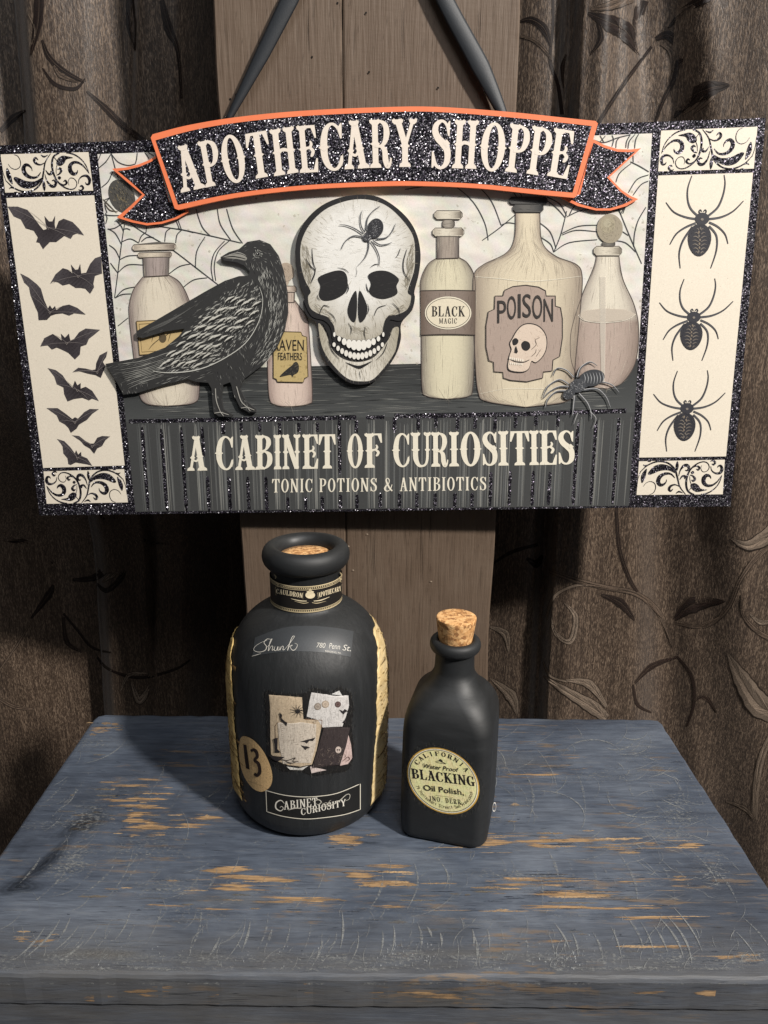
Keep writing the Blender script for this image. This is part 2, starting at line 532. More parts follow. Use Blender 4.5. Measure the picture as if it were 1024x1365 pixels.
def glyph(ch, t=0.14, n=0.05, deco=True):
    key = (ch, t, n, deco)
    if key in GCACHE: return GCACHE[key]
    G = []
    sw = t + 0.11

    def stem(x, y0=0.0, y1=1.0, tt=None, foot=True, head=True, spur=True):
        q = tt or t
        G.append([(x - q / 2, y0), (x + q / 2, y0), (x + q / 2, y1), (x - q / 2, y1)])
        if foot: serif(x, y0, 1, q)
        if head: serif(x, y1, -1, q)
        if deco and spur: diamond(x, 0.5 * (y0 + y1), q)

    def serif(x, y, d, q):
        w = q + (0.13 if deco else 0.11); h = 0.075 if deco else 0.045
        P = [(x - w / 2, y), (x + w / 2, y), (x + w / 2 - 0.012, y + d * h * 0.8), (x + q / 2, y + d * h * 1.4), (x - q / 2, y + d * h * 1.4), (x - w / 2 + 0.012, y + d * h * 0.8)]
        G.append(P if d > 0 else P[::-1])
        if deco and d < 0:
            for sx in (-1, 1):
                G.append([(x + sx * w * 0.28 - 0.025, y - 0.002), (x + sx * w * 0.28 + 0.025, y - 0.002), (x + sx * w * 0.34, y + 0.028)])

    def diamond(x, y, q):
        G.append([(x - q / 2 - 0.045, y), (x, y - 0.085), (x + q / 2 + 0.045, y), (x, y + 0.085)])

    def S(P, w, smooth=True): G.extend(gstroke(P, w, 5, smooth))

    def tip(x, y, d, h=0.2, w=0.10):       # hanging wedge at the end of an arm
        G.append([(x - w, y), (x + 0.02, y), (x + 0.035, y - d * h), (x + 0.0, y - d * h * 1.02)])

    if ch == 'A':
        W = 0.5
        S([(0.09, 0.0), (0.235, 1.0)], n * 1.35, False); S([(0.40, 0.0), (0.245, 1.0)], t, False)
        if deco: S([(0.13, 0.40), (0.17, 0.31), (0.24, 0.28), (0.29, 0.34), (0.285, 0.40)], [n * .8, n, n, n * .7]); diamond(0.335, 0.42, t * .8); diamond(0.14, 0.38, n)
        else: S([(0.14, 0.34), (0.35, 0.34)], n, False)
        serif(0.09, 0, 1, n * 1.4); serif(0.40, 0, 1, t)
        if deco: serif(0.235, 1.0, -1, 0.09)
    elif ch == 'B':
        W = 0.47; stem(0.12)
        S([(0.12, 0.97), (0.25, 0.965), (0.35, 0.88), (0.36, 0.74), (0.28, 0.58), (0.12, 0.53)], [n, n, t * .9, t, n, n])
        S([(0.12, 0.53), (0.27, 0.52), (0.385, 0.42), (0.385, 0.2), (0.28, 0.05), (0.12, 0.03)], [n, n, t, t * 1.05, n, n])
    elif ch in 'CG':
        W = 0.48
        S([(0.42, 0.72), (0.36, 0.90), (0.25, 0.975), (0.14, 0.88), (0.09, 0.68), (0.08, 0.5), (0.09, 0.3), (0.15, 0.12), (0.26, 0.025), (0.37, 0.09), (0.43, 0.30)], [n * .8, n, n, t * .8, t, t * 1.1, t, t * .8, n, n * 1.2, n * .7])
        if deco: diamond(0.08, 0.5, t)
        G.append([(0.36, 0.88), (0.43, 0.98), (0.455, 0.98), (0.445, 0.66), (0.41, 0.66)])
        if ch == 'G': stem(0.40, 0.02, 0.42, t * .9, False, True, False)
        elif deco: G.append([(0.385, 0.17), (0.45, 0.34), (0.455, 0.2), (0.42, 0.08)])
    elif ch == 'D':
        W = 0.5; stem(0.12)
        S([(0.12, 0.97), (0.26, 0.95), (0.39, 0.8), (0.42, 0.5), (0.39, 0.2), (0.26, 0.05), (0.12, 0.03)], [n, n * 1.2, t, t * 1.1, t, n * 1.2, n])
    elif ch in 'EF':
        W = 0.45; stem(0.12)
        S([(0.12, 0.975), (0.42, 0.975)], n, False); tip(0.41, 1.0, 1, 0.27)
        if deco:
            S([(0.16, 0.52), (0.27, 0.53), (0.315, 0.6), (0.29, 0.67)], [n, n, n * 1.2, n * .6]); S([(0.27, 0.53), (0.345, 0.45), (0.31, 0.36), (0.28, 0.36)], [n, n * 1.4, n * 1.2, n * .6])
        else: S([(0.12, 0.52), (0.33, 0.52)], n, False); G.append([(0.31, 0.42), (0.335, 0.42), (0.335, 0.62), (0.31, 0.62)])
        if ch == 'E': S([(0.12, 0.025), (0.42, 0.025)], n, False); tip(0.41, 0.0, -1, 0.29)
    elif ch == 'H':
        W = 0.54; stem(0.12); stem(0.42)
        if deco: S([(0.16, 0.50), (0.22, 0.535), (0.29, 0.535), (0.38, 0.5)], [n, n * 1.3, n * 1.3, n])
        else: S([(0.12, 0.52), (0.42, 0.52)], n, False)
    elif ch == 'I': W = 0.26; stem(0.13)
    elif ch == 'J':
        W = 0.36; serif(0.22, 1, -1, t); S([(0.22, 1.0), (0.22, 0.5), (0.21, 0.12), (0.13, 0.02), (0.05, 0.1), (0.06, 0.22)], [t, t, t, n * 1.2, n * 1.4, t * .7])
    elif ch == 'K':
        W = 0.53; stem(0.12); S([(0.13, 0.42), (0.42, 1.0)], n, False); S([(0.22, 0.57), (0.44, 0.0)], t, False); serif(0.43, 0, 1, t); serif(0.42, 1, -1, n)
    elif ch == 'L':
        W = 0.45; stem(0.12); S([(0.12, 0.025), (0.42, 0.025)], n, False); tip(0.41, 0.0, -1, 0.3)
    elif ch == 'M':
        W = 0.66; stem(0.09, tt=n * 1.2, spur=False); stem(0.55, spur=False); S([(0.10, 1.0), (0.32, 0.1)], t, False); S([(0.32, 0.08), (0.53, 1.0)], n, False)
    elif ch == 'N':
        W = 0.53; stem(0.10, tt=n * 1.5); stem(0.43, tt=n * 1.5, foot=False); S([(0.10, 1.0), (0.42, 0.02)], t, False)
    elif ch in 'OQ':
        W = 0.5; A = []; B = []
        for i in range(33):
            a = 2 * math.pi * i / 32; ca, sa = math.cos(a), math.sin(a)
            A.append((0.25 + 0.235 * ca, 0.5 + 0.51 * sa)); B.append((0.25 + (0.235 - t) * ca, 0.5 + (0.51 - n * 1.15) * sa))
        G.extend([[A[i], A[i + 1], B[i + 1], B[i]] for i in range(32)])
        if deco: diamond(0.25 - 0.235 + t / 2, 0.5, t * .8); diamond(0.25 + 0.235 - t / 2, 0.5, t * .8)
    elif ch in 'PR':
        W = 0.46 if ch == 'P' else 0.5; stem(0.12)
        S([(0.12, 0.97), (0.25, 0.965), (0.36, 0.88), (0.385, 0.71), (0.34, 0.54), (0.25, 0.455), (0.12, 0.45)], [n, n, t * .9, t * 1.05, t * .8, n, n])
        if ch == 'R': S([(0.24, 0.46), (0.33, 0.36), (0.35, 0.16), (0.39, 0.03), (0.45, 0.08), (0.475, 0.2)], [n, t * .9, t, t * .8, n, n * .6])
    elif ch == 'S':
        W = 0.44
        S([(0.37, 0.72), (0.33, 0.9), (0.23, 0.975), (0.12, 0.9), (0.09, 0.77), (0.15, 0.63), (0.28, 0.5), (0.36, 0.36), (0.35, 0.14), (0.24, 0.025), (0.12, 0.08), (0.06, 0.3)], [n * .7, n, n, t * .8, t, t * 1.1, t * 1.2, t * 1.05, t * .9, n, n * 1.2, n * .7])
        G.append([(0.32, 0.88), (0.385, 0.98), (0.41, 0.98), (0.40, 0.66), (0.365, 0.68)]); G.append([(0.03, 0.02), (0.06, 0.02), (0.12, 0.12), (0.07, 0.34), (0.03, 0.36)])
        if deco: diamond(0.34, 0.52, 0.06)
    elif ch == 'T':
        W = 0.5; stem(0.25, head=False); S([(0.04, 0.972), (0.46, 0.972)], n * 1.1, False); tip(0.455, 1.0, 1, 0.3); G.append([(0.045 + 0.10, 1.0), (0.045 - 0.02, 1.0), (0.01, 0.7), (0.045, 0.69)])
    elif ch == 'U':
        W = 0.54; serif(0.12, 1, -1, t); serif(0.44, 1, -1, n * 1.4)
        S([(0.12, 1.0), (0.12, 0.6), (0.125, 0.25), (0.2, 0.06), (0.3, 0.025), (0.39, 0.08), (0.435, 0.25), (0.44, 0.6), (0.44, 1.0)], [t, t, t, t * .7, n * 1.1, n * 1.2, n * 1.4, n * 1.4, n * 1.4])
        if deco: diamond(0.12, 0.5, t); diamond(0.44, 0.5, n)
    elif ch == 'Y':
        W = 0.52; serif(0.26, 0, 1, t); G.append([(0.26 - t / 2, 0), (0.26 + t / 2, 0), (0.26 + t / 2, 0.5), (0.26 - t / 2, 0.5)])
        S([(0.09, 1.0), (0.26, 0.46)], t, False); S([(0.44, 1.0), (0.27, 0.46)], n * 1.3, False); serif(0.09, 1, -1, t); serif(0.44, 1, -1, n)
        if deco: diamond(0.26, 0.44, t)
    elif ch == '&':
        W = 0.62
        S([(0.54, 0.5), (0.45, 0.2), (0.3, 0.03), (0.15, 0.05), (0.09, 0.22), (0.18, 0.42), (0.34, 0.62), (0.36, 0.85), (0.26, 0.97), (0.17, 0.86), (0.22, 0.62), (0.38, 0.25), (0.55, 0.02)], [n, n, n, t * .8, t, t * .7, n, n * 1.2, n, t * .7, t, t, t * .8])
    elif ch == '.': W = 0.16; G.append([(0.04, 0), (0.12, 0), (0.12, 0.1), (0.04, 0.1)])
    elif ch == ',': W = 0.16; G.append([(0.05, 0.1), (0.12, 0.1), (0.12, 0.0), (0.05, -0.12)])
    else: W = 0.25
    out = ([[(x / W, y) for x, y in P] for P in G], W)
    GCACHE[key] = out
    return out


def serif_line(art, s, mapuv, x0, x1, y0, h, col, lift, t=0.12, n=0.045, deco=False, gap=0.06, a=1.0):
    """mapuv maps (x,y) of the line's own frame to pixels"""
    Ws = [glyph(c, t, n, deco)[1] + gap for c in s]; tot = sum(Ws) - gap; k = (x1 - x0) / tot; x = x0
    for c, w in zip(s, Ws):
        g, W = glyph(c, t, n, deco)
        if g:
            xa, xb = x, x + W * k
            art.glyphs(g, (mapuv(xa, y0), mapuv(xb, y0), mapuv(xa, y0 + h), mapuv(xb, y0 + h)), col, lift, a)
        x += w * k


TCACHE = {}


def sans(s, shear=0.0, bold=0.0):
    """outline of the built-in font, normalised to the unit square"""
    if (s, shear, bold) in TCACHE: return TCACHE[(s, shear, bold)]
    cu = bpy.data.curves.new('t', 'FONT'); cu.body = s; cu.resolution_u = 4; cu.shear = shear; cu.offset = bold
    o = bpy.data.objects.new('t', cu); scene.collection.objects.link(o)
    bpy.context.view_layer.update()
    me = o.evaluated_get(bpy.context.evaluated_depsgraph_get()).to_mesh()
    V = [v.co.copy() for v in me.vertices]; Fs = [list(p.vertices) for p in me.polygons]
    x0 = min(v.x for v in V); x1 = max(v.x for v in V); y0 = min(v.y for v in V); y1 = max(v.y for v in V)
    out = [[((V[i].x - x0) / (x1 - x0), (V[i].y - y0) / (y1 - y0)) for i in f] for f in Fs]
    bpy.data.objects.remove(o); bpy.data.curves.remove(cu)
    TCACHE[(s, shear, bold)] = out
    return out


def arc_text(art, s, fn, a0, a1, r, h, col, lift, mode='serif', flip=False, wfac=0.9):
    """letters along a circle of the frame fn(x,y)"""
    n = len(s); st = (a1 - a0) / max(n - 1, 1); cw = abs(math.radians(st)) * r * wfac
    for i, c in enumerate(s):
        if c == ' ': continue
        a = math.radians(a0 + st * i); cx, cy = math.cos(a) * r, math.sin(a) * r
        up = (math.cos(a), math.sin(a)); 
        if flip: up = (-up[0], -up[1])
        rt = (up[1], -up[0])
        w = cw * (0.45 if c in 'iltI.,' else 1.0)
        q = lambda sx, sy: fn(cx + rt[0] * sx + up[0] * sy, cy + rt[1] * sx + up[1] * sy)
        g = glyph(c, 0.13, 0.06, False)[0] if mode == 'serif' else sans(c)
        hh = h * (0.7 if mode != 'serif' and c.islower() and c not in 'tlfhkbd' else 1.0)
        art.glyphs(g, (q(-w / 2, 0), q(w / 2, 0), q(-w / 2, hh), q(w / 2, hh)), col, lift)


# ================================================================== THE SETTING
FLOOR = -0.62
V, F = box_mesh(-1.2, 1.2, -0.2, 1.2, FLOOR - 0.02, FLOOR)
fl = mesh_obj('floor', V, F, None, ('floor_boards',), False); fl['kind'] = 'structure'

# ------------------------------------------------------------------ curtains
def interp(x, P):
    if x <= P[0][0]: return P[0][1]
    for (a, p), (b, q) in zip(P, P[1:]):
        if x <= b:
            t = (x - a) / (b - a); t = t * t * (3 - 2 * t)
            return p + (q - p) * t
    return P[-1][1]


def cur_right(x, z):
    k = min(max((0.62 - z) / 0.62, -0.3), 1.6)            # 0 near the top of the view, 1 at table height
    e = 0.180 + 0.015 * k; va = 0.25 + 0.10 * k; ri = 0.30 + 0.135 * k
    w = 0.004 * math.sin(x * 60 + z * 3) + (0.022 * min(1, (x - 0.62) / 0.1) * math.sin(x * 34) if x > 0.62 else 0)
    return w + interp(x, [(-0.05, 0.83), (0.10, 0.815), (e - 0.02, 0.80), (e - 0.003, 0.812), (e, 0.772), (e + 0.02, 0.762), (e + (va - e) * .6, 0.778), (va, 0.812), (va + 0.03, 0.802), (ri, 0.770), (ri + 0.09, 0.762), (ri + 0.2, 0.775), (ri + 0.3, 0.79)])


def cur_left(x, z):
    k = min(max((0.62 - z) / 0.62, -0.3), 1.6)
    e = -0.352 - 0.035 * k; r2 = -0.235 - 0.07 * k
    w = 0.004 * math.sin(x * 55 + z * 4) + (0.022 * min(1, (-0.62 - x) / 0.1) * math.sin(x * 34) if x < -0.62 else 0)
    tb = min(max((0.36 - z) / 0.30, 0), 1); w += 0.13 * tb * tb * (3 - 2 * tb)
    return w + interp(x, [(e - 0.25, 0.80), (e - 0.14, 0.755), (e - 0.05, 0.80), (e - 0.003, 0.812), (e, 0.782), (e + 0.025, 0.762), (e + 0.07, 0.768), (r2 - 0.012, 0.79), (r2, 0.775), (r2 + 0.03, 0.782), (r2 + 0.08, 0.85), (r2 + 0.13, 0.89), (-0.10, 0.88), (0.02, 0.87)])


def curtain(name, f, x0, x1, label):
    root = empty(name, ((x0 + x1) / 2, 0.8, FLOOR), label, 'curtain')
    nx, nz = int((x1 - x0) * 560), 40; V = []; F = []
    ox, oy, oz = root.location
    for j in range(nz + 1):
        z = FLOOR + 0.003 + (1.15 - FLOOR) * j / nz
        for i in range(nx + 1):
            x = x0 + (x1 - x0) * i / nx; V.append((x - ox, f(x, z) - oy, z - oz))
    for j in range(nz):
        for i in range(nx):
            a = j * (nx + 1) + i; F.append((a, a + 1, a + nx + 2, a + nx + 1))
    o = mesh_obj('fabric', V, F, root, ('brown_jacquard',))
    s = o.modifiers.new('thick', 'SOLIDIFY'); s.thickness = 0.0012; s.offset = -1.0
    return root, march_map(lambda P, l: (f(P.x, P.z) - l) - P.y, 0.55, 1.15, 110)


cl, mapL = curtain('curtain', cur_left, -1.15, 0.02, 'brown leaf-patterned curtain left of the wooden post')
crt, mapR = curtain('curtain', cur_right, -0.03, 1.15, 'brown leaf-patterned curtain right of the wooden post')
DK = (38, 27, 24); DK2 = (54, 42, 37); LT = (150, 133, 117); MD = (112, 96, 83)  # leaf yarn tones; the paler ones have satin sheen painted into the colour


def leaf(cur, mp, Z, pts, ws, col, s):
    """woven leaf: a lens along a centre line, cut fine enough to follow the folds"""
    art = Art(mp, ('woven',), 0.85)
    P = cr(Z(pts), 8); n = len(P); nw = len(ws)
    E = [[] for _ in range(5)]
    for i, (x, y) in enumerate(P):
        x0, y0 = P[max(i - 1, 0)]; x1, y1 = P[min(i + 1, n - 1)]; L = math.hypot(x1 - x0, y1 - y0) or 1
        t = i / (n - 1) * (nw - 1); k = min(int(t), nw - 2); w = (ws[k] + (ws[k + 1] - ws[k]) * (t - k)) / s * (1 + 0.05 * math.sin(i * 1.9))
        for q in range(5):
            d = (q / 4 - 0.5) * w; E[q].append((x - (y1 - y0) / L * d, y + (x1 - x0) / L * d))
    light = sum(col) > 300
    for q in range(4):
        k_ = (1.0, 0.8, 1.12, 0.86)[q] if max(ws) > 15 else 1.0
        art.strip(E[q], E[q + 1], tuple(min(255, c * k_) for c in col), 0.0003, 0.78 if light else 0.86)
    lo = (34, 25, 20) if light or sum(col) > 200 else (96, 82, 70)
    big_ = max(ws) / s
    art.stroke(E[0], [.3, max(.7, big_ * .06), .3], lo, 0.0005, .7, 0, 0); art.stroke(E[4], [.3, max(.7, big_ * .10), .3], (34, 25, 20), 0.0005, .75, 0, 0)
    if big_ > 5:                                       # satin streaks fanning from the mid vein
        art.stroke(E[2], [.3, .9, .3], lo, 0.0006, .6, 0, 0)
        for i in range(2, n - 3):
            f_ = R.uniform(.7, 1.4); c2 = tuple(min(255, int(v * f_)) for v in col); m_ = min(i + R.randint(3, 7), n - 1)
            for q in (0, 4):
                t = R.uniform(.25, .8); e1 = E[2][m_]; e0 = (E[2][i][0] + (E[q][i][0] - E[2][i][0]) * t, E[2][i][1] + (E[q][i][1] - E[2][i][1]) * t)
                art.stroke([e0, e1], [.8, .3], c2, 0.0005, .55, 0, 0)
    art.build('leaf_motif', cur, True)


for pts, ws, c in [([(195, -30), (195, 100), (185, 230), (215, 330), (230, 440)], [9, 10, 12, 13, 14], DK), ([(60, 85), (110, 75), (160, 110), (187, 180)], [3, 26, 34, 6], DK), ([(60, 140), (120, 155), (170, 200), (190, 235)], [4, 16, 16, 4], MD),
                   ([(245, 210), (232, 260), (235, 340)], [4, 16, 3], DK2), ([(330, 50), (420, 90), (480, 125), (530, 215)], [10, 66, 70, 4], DK), ([(340, 35), (420, 20), (500, -15)], [10, 36, 50], MD),
                   ([(370, 90), (380, 150), (340, 210)], [14, 22, 3], DK), ([(575, 180), (500, 280), (430, 380), (370, 475)], [10, 14, 15, 16], DK), ([(590, 150), (640, 135), (685, 190), (668, 290), (620, 390), (590, 470)], [14, 36, 34, 20, 13, 10], DK),
                   ([(610, 170), (650, 200), (655, 275)], [6, 22, 6], MD), ([(660, 455), (720, 380), (800, 340), (875, 328)], [4, 56, 62, 10], DK), ([(690, 445), (740, 410), (775, 370)], [3, 14, 3], MD), ([(735, 440), (790, 395), (835, 348)], [3, 14, 3], MD),
                   ([(640, 105), (700, 40), (800, -20)], [5, 26, 40], DK), ([(540, 0), (520, 90), (525, 170)], [50, 30, 10], DK2)]:
    leaf(crt, mapR, C3, pts, ws, c, 2.893)
for pts, ws, c in [([(485, -20), (495, 130), (530, 240), (560, 290)], [10, 13, 14, 10], DK2), ([(232, 210), (340, 250), (450, 275), (560, 300), (640, 370), (685, 490)], [14, 20, 18, 18, 20, 12], MD), ([(235, 390), (262, 310), (340, 268), (430, 272)], [8, 12, 10, 5], LT),
                   ([(300, 330), (340, 380), (322, 465), (270, 440), (252, 380)], [4, 20, 22, 12, 5], LT), ([(430, 300), (500, 330), (550, 392)], [6, 34, 5], DK2), ([(225, 590), (300, 640), (400, 700), (450, 740)], [4, 30, 50, 30], LT), ([(305, 605), (390, 620), (450, 700)], [5, 34, 12], LT),
                   ([(225, 540), (250, 590), (310, 610)], [5, 10, 6], LT), ([(550, 615), (610, 555), (700, 522)], [6, 22, 8], DK2), ([(690, 390), (760, 335), (870, 325)], [10, 60, 5], DK2), ([(688, 402), (800, 412), (880, 350), (925, 250), (990, 160), (1060, 110)], [6, 16, 16, 14, 20, 24], MD),
                   ([(890, 100), (960, 125), (1060, 70)], [4, 40, 70], LT), ([(880, 510), (930, 600), (990, 690), (1060, 730)], [4, 62, 90, 60], LT), ([(1040, 790), (1005, 870), (985, 960), (975, 1100)], [20, 26, 26, 24], LT), ([(875, 1035), (940, 1060), (975, 1100)], [6, 16, 10], LT),
                   ([(930, 300), (935, 370), (985, 430), (1060, 470)], [5, 12, 16, 24], MD), ([(960, 370), (1000, 400), (1050, 390)], [4, 20, 10], LT),
                   ([(35, 415), (90, 440), (102, 505)], [5, 30, 6], LT), ([(40, 600), (110, 660), (132, 725)], [5, 44, 8], LT), ([(40, 195), (110, 150), (205, 122)], [6, 12, 10], DK), ([(165, 170), (200, 190), (222, 160)], [6, 30, 6], DK),
                   ([(700, 520), (752, 590), (762, 680), (735, 770)], [8, 13, 12, 6], DK2), ([(760, 680), (800, 660), (840, 720)], [5, 14, 5], DK2), ([(545, 620), (560, 690), (610, 720)], [5, 12, 5], DK2)]:
    leaf(crt, mapR, C8, pts, ws, c, 2.667)
for pts, ws, c in [([(168, -30), (162, 100), (132, 235)], [44, 40, 6], DK), ([(180, 170), (208, 240), (270, 300), (360, 350)], [10, 22, 24, 10], DK), ([(182, 290), (235, 358), (320, 378), (362, 335)], [5, 16, 16, 5], DK), ([(225, 270), (260, 320), (330, 350)], [4, 24, 6], MD), ([(370, 388), (450, 460), (520, 530), (610, 600)], [8, 26, 30, 26], DK),
                   ([(555, -20), (560, 100), (577, 215)], [30, 44, 5], DK), ([(375, 610), (410, 565)], [8, 5], DK), ([(120, 60), (150, 130), (130, 200)], [4, 10, 4], LT), ([(690, 0), (720, 120), (760, 220), (775, 420)], [20, 40, 14, 10], DK), ([(0, 560), (60, 500), (110, 470)], [20, 30, 5], DK)]:
    leaf(cl, mapL, C1, pts, ws, c, 3.2)
for pts, ws, c in [([(290, 280), (380, 270), (450, 215), (505, 190)], [10, 26, 34, 4], DK), ([(390, 295), (430, 322), (490, 265), (503, 200)], [6, 20, 24, 4], DK), ([(410, 290), (450, 260), (490, 225)], [4, 26, 4], LT), ([(255, 415), (310, 480), (370, 550), (445, 572)], [8, 10, 10, 5], DK), ([(490, 60), (520, 90), (552, 135)], [4, 12, 4], LT),
                   ([(-20, 105), (100, 130), (170, 170), (212, 215)], [26, 24, 20, 6], DK), ([(125, 435), (195, 340), (215, 300)], [6, 30, 8], DK), ([(485, 725), (518, 662), (592, 655)], [6, 16, 6], LT), ([(528, 690), (562, 765), (612, 688)], [6, 34, 6], LT), ([(390, 590), (440, 640), (560, 672), (700, 640), (765, 600)], [8, 10, 12, 10, 6], DK),
                   ([(540, 100), (600, 130), (690, 140)], [6, 16, 6], DK), ([(400, 15), (430, 50), (470, 30)], [6, 18, 6], DK), ([(255, 430), (270, 530), (330, 570)], [12, 18, 6], DK2), ([(0, 760), (60, 790), (140, 800)], [14, 16, 5], MD), ([(0, 640), (70, 540), (130, 440)], [6, 8, 5], MD)]:
    leaf(cl, mapL, C7, pts, ws, c, 3.012)

# ------------------------------------------------------------------ wooden post behind the sign
PX0, PX1, PY0 = -0.1412, 0.1095, 0.684
post = empty('wooden_post', ((PX0 + PX1) / 2, PY0 + 0.02, FLOOR), 'brown painted wooden post of two rough planks behind the sign', 'post')
pc = post.location
JX = -0.0375
for k, (xa, xb) in enumerate(((PX0, JX - 0.0004), (JX + 0.0004, PX1))):
    # slightly wavering sawn plank
    V = []; F = []; nz = 60
    for j in range(nz + 1):
        z = FLOOR + 0.002 + (1.1 - FLOOR) * j / nz
        e0 = 0.0007 * math.sin(j * 1.3 + k * 2) + 0.0005 * R.uniform(-1, 1); e1 = 0.0007 * math.sin(j * 0.9 + 1 + k) + 0.0005 * R.uniform(-1, 1)
        if k == 0: e1 = 0
        else: e0 = 0
        sl = 0.004 * (z - 0.2)
        x0_, x1_ = xa + e0 - (sl if k == 0 else 0), xb + e1 - (sl if k == 1 else 0)
        for x, y in ((x0_, PY0 + 0.04), (x0_, PY0 + 0.0015), (x0_ + 0.0015, PY0 + k * 0.0006), (x1_ - 0.0015, PY0 + k * 0.0006), (x1_, PY0 + 0.0015), (x1_, PY0 + 0.04)):
            V.append((x - pc.x, y - pc.y, z - pc.z))
    for j in range(nz):
        for i in range(6): F.append((j * 6 + i, j * 6 + (i + 1) % 6, (j + 1) * 6 + (i + 1) % 6, (j + 1) * 6 + i))
    F.append((5, 4, 3, 2, 1, 0)); F.append(tuple(nz * 6 + i for i in range(6)))
    mesh_obj('plank', V, F, post, ('brown_painted_wood',), False)
mapP = plane_map((0, PY0, 0), (0, -1, 0))
a = Art(mapP, ('wear',), 1.0)
for x, y in [(488, 17), (416, 76), (492, 96), (450, 4), (584, 117), (307, 132), (315, 126)]: a.ellipse((x, y), 1.3, 1.5, (18, 14, 12), 0.0004)
for x, y, L in [(412, 40, 60), (455, 20, 40), (455, 95, 55), (575, 700, 50), (562, 730, 90), (500, 740, 60), (345, 60, 40), (620, 60, 50), (420, 720, 40), (640, 30, 40), (538, 45, 70)]:
    a.stroke([(x, y - L / 2), (x + R.uniform(-1, 1), y), (x + 1, y + L / 2)], [0.2, 0.9, 0.2], (40, 31, 25), 0.0007, 0.85)
for i in range(160):
    y = R.choice([R.uniform(2, 140), R.uniform(690, 940)]); x = R.uniform(300, 672) if y < 200 else R.uniform(338, 648)
    a.hatch((x, y), math.pi / 2 + R.uniform(-.1, .1), R.uniform(5, 22), R.uniform(.4, 1.0), R.choice([(48, 38, 31), (60, 48, 40), (110, 96, 84)]), 0.0007, 0.4)
for x, y in [(490, 712), (465, 728), (471, 760), (575, 775)]: a.hatch((x, y), 0.3, 3, 1.6, (190, 172, 150), 0.0008, 0.9)
wm = a.build('wear_marks', post); wm['kind'] = 'stuff'

# ------------------------------------------------------------------ table
TX0, TX1, TY0, TY1 = -0.2845, 0.2762, 0.348, 0.638
tab = empty('small_table', (0, (TY0 + TY1) / 2, FLOOR), 'small wooden table with scratched blue-black paint holding both bottles', 'table')
tc = tab.location


def tbox(name, x0, x1, y0, y1, z0, z1, bev):
    V, F = box_mesh(x0 - tc.x, x1 - tc.x, y0 - tc.y, y1 - tc.y, z0 - tc.z, z1 - tc.z)
    return mesh_obj(name, V, F, tab, ('worn_blue_black_paint',), False, bev)


# top: a slab whose edges are a little uneven
nx, ny = 60, 30; V = []; F = []; idx = {}
ring = []
for i in range(nx): ring.append((TX0 + (TX1 - TX0) * i / nx, TY0))
for i in range(ny): ring.append((TX1, TY0 + (TY1 - TY0) * i / ny))
for i in range(nx): ring.append((TX1 - (TX1 - TX0) * i / nx, TY1))
for i in range(ny): ring.append((TX0, TY1 - (TY1 - TY0) * i / ny))
ccx, ccy = (TX0 + TX1) / 2, (TY0 + TY1) / 2
pr = [(-0.0250, -0.0015), (-0.0235, 0.0), (-0.0030, 0.0), (-0.0010, -0.0010), (-0.0002, -0.0028), (0.0, -0.0055)]
jit = [R.uniform(-1, 1) * 0.0004 for _ in ring]
n = len(ring)
def inset(x, y, d):
    return (min(max(x, TX0 - d), TX1 + d), min(max(y, TY0 - d), TY1 + d))
for z, d in pr:
    for (x, y), jj in zip(ring, jit):
        X, Y = inset(x, y, d)
        if abs(X - ccx) > (TX1 - TX0) / 2 - 0.012 and abs(Y - ccy) > (TY1 - TY0) / 2 - 0.012:      # eased corners
            kx = TX0 + 0.008 if X < ccx else TX1 - 0.008; ky = TY0 + 0.008 if Y < ccy else TY1 - 0.008
            dx, dy = X - kx, Y - ky; L = math.hypot(dx, dy)
            if L > 0.008 + d and ((X < kx) == (X < ccx)) and ((Y < ky) == (Y < ccy)): X, Y = kx + dx / L * (0.008 + d), ky + dy / L * (0.008 + d)
        V.append((X - tc.x + jj, Y - tc.y + jj, z + (jj * 0.5 if z > -0.002 else 0) * (1 if d > -0.005 else 0) - tc.z))
for j in range(len(pr) - 1):
    for i in range(n): F.append((j * n + i, j * n + (i + 1) % n, (j + 1) * n + (i + 1) % n, (j + 1) * n + i))
F.append(tuple(range(n - 1, -1, -1))); F.append(tuple((len(pr) - 1) * n + i for i in range(n)))
top = mesh_obj('table_top', V, F, tab, ('worn_blue_black_paint',), False)
tbox('apron', TX0 + 0.004, TX1 - 0.004, TY0 + 0.003, TY0 + 0.021, -0.105, -0.0255, 0.002)
tbox('apron', TX0 + 0.012, TX1 - 0.012, TY1 - 0.024, TY1 - 0.006, -0.105, -0.0255, 0.002)
for x0 in (TX0 + 0.008, TX1 - 0.026): tbox('apron', x0, x0 + 0.018, TY0 + 0.0215, TY1 - 0.0245, -0.105, -0.0255, 0.002)
for x0 in (TX0 + 0.030, TX1 - 0.070):
    for y0 in (TY0 + 0.024, TY1 - 0.066): tbox('leg', x0, x0 + 0.04, y0, y0 + 0.04, FLOOR + 0.001, -0.026, 0.002)

mapT = plane_map((0, 0, 0), (0, 0, 1))
a = Art(mapT, ('wear', 'rubbed_wood', 'dust', 'deep_paint'), 0.95)


def rub(cx, cy, rx, ry, peak, mat, lift, rot=0.0):
    ph = R.uniform(0, 6)
    def fn(u, v):
        t = 6.28318 * u; f_ = v * (1 + .22 * math.sin(2 * t + ph) + .12 * math.sin(5 * t + ph * 2)); x, y = rx * f_ * math.cos(t), ry * f_ * math.sin(t)
        X, Y = cx + x * math.cos(rot) - y * math.sin(rot), cy + x * math.sin(rot) + y * math.cos(rot)
        Y = min(max(Y, 957), 1295); return (min(max(X, 134 - .71 * (Y - 952)), 876 + .634 * (Y - 958)), Y)
    a.grid(fn, 26, 7, lambda u, v: (150, 130, 100, peak * (1 - v * v)), lift, mat)


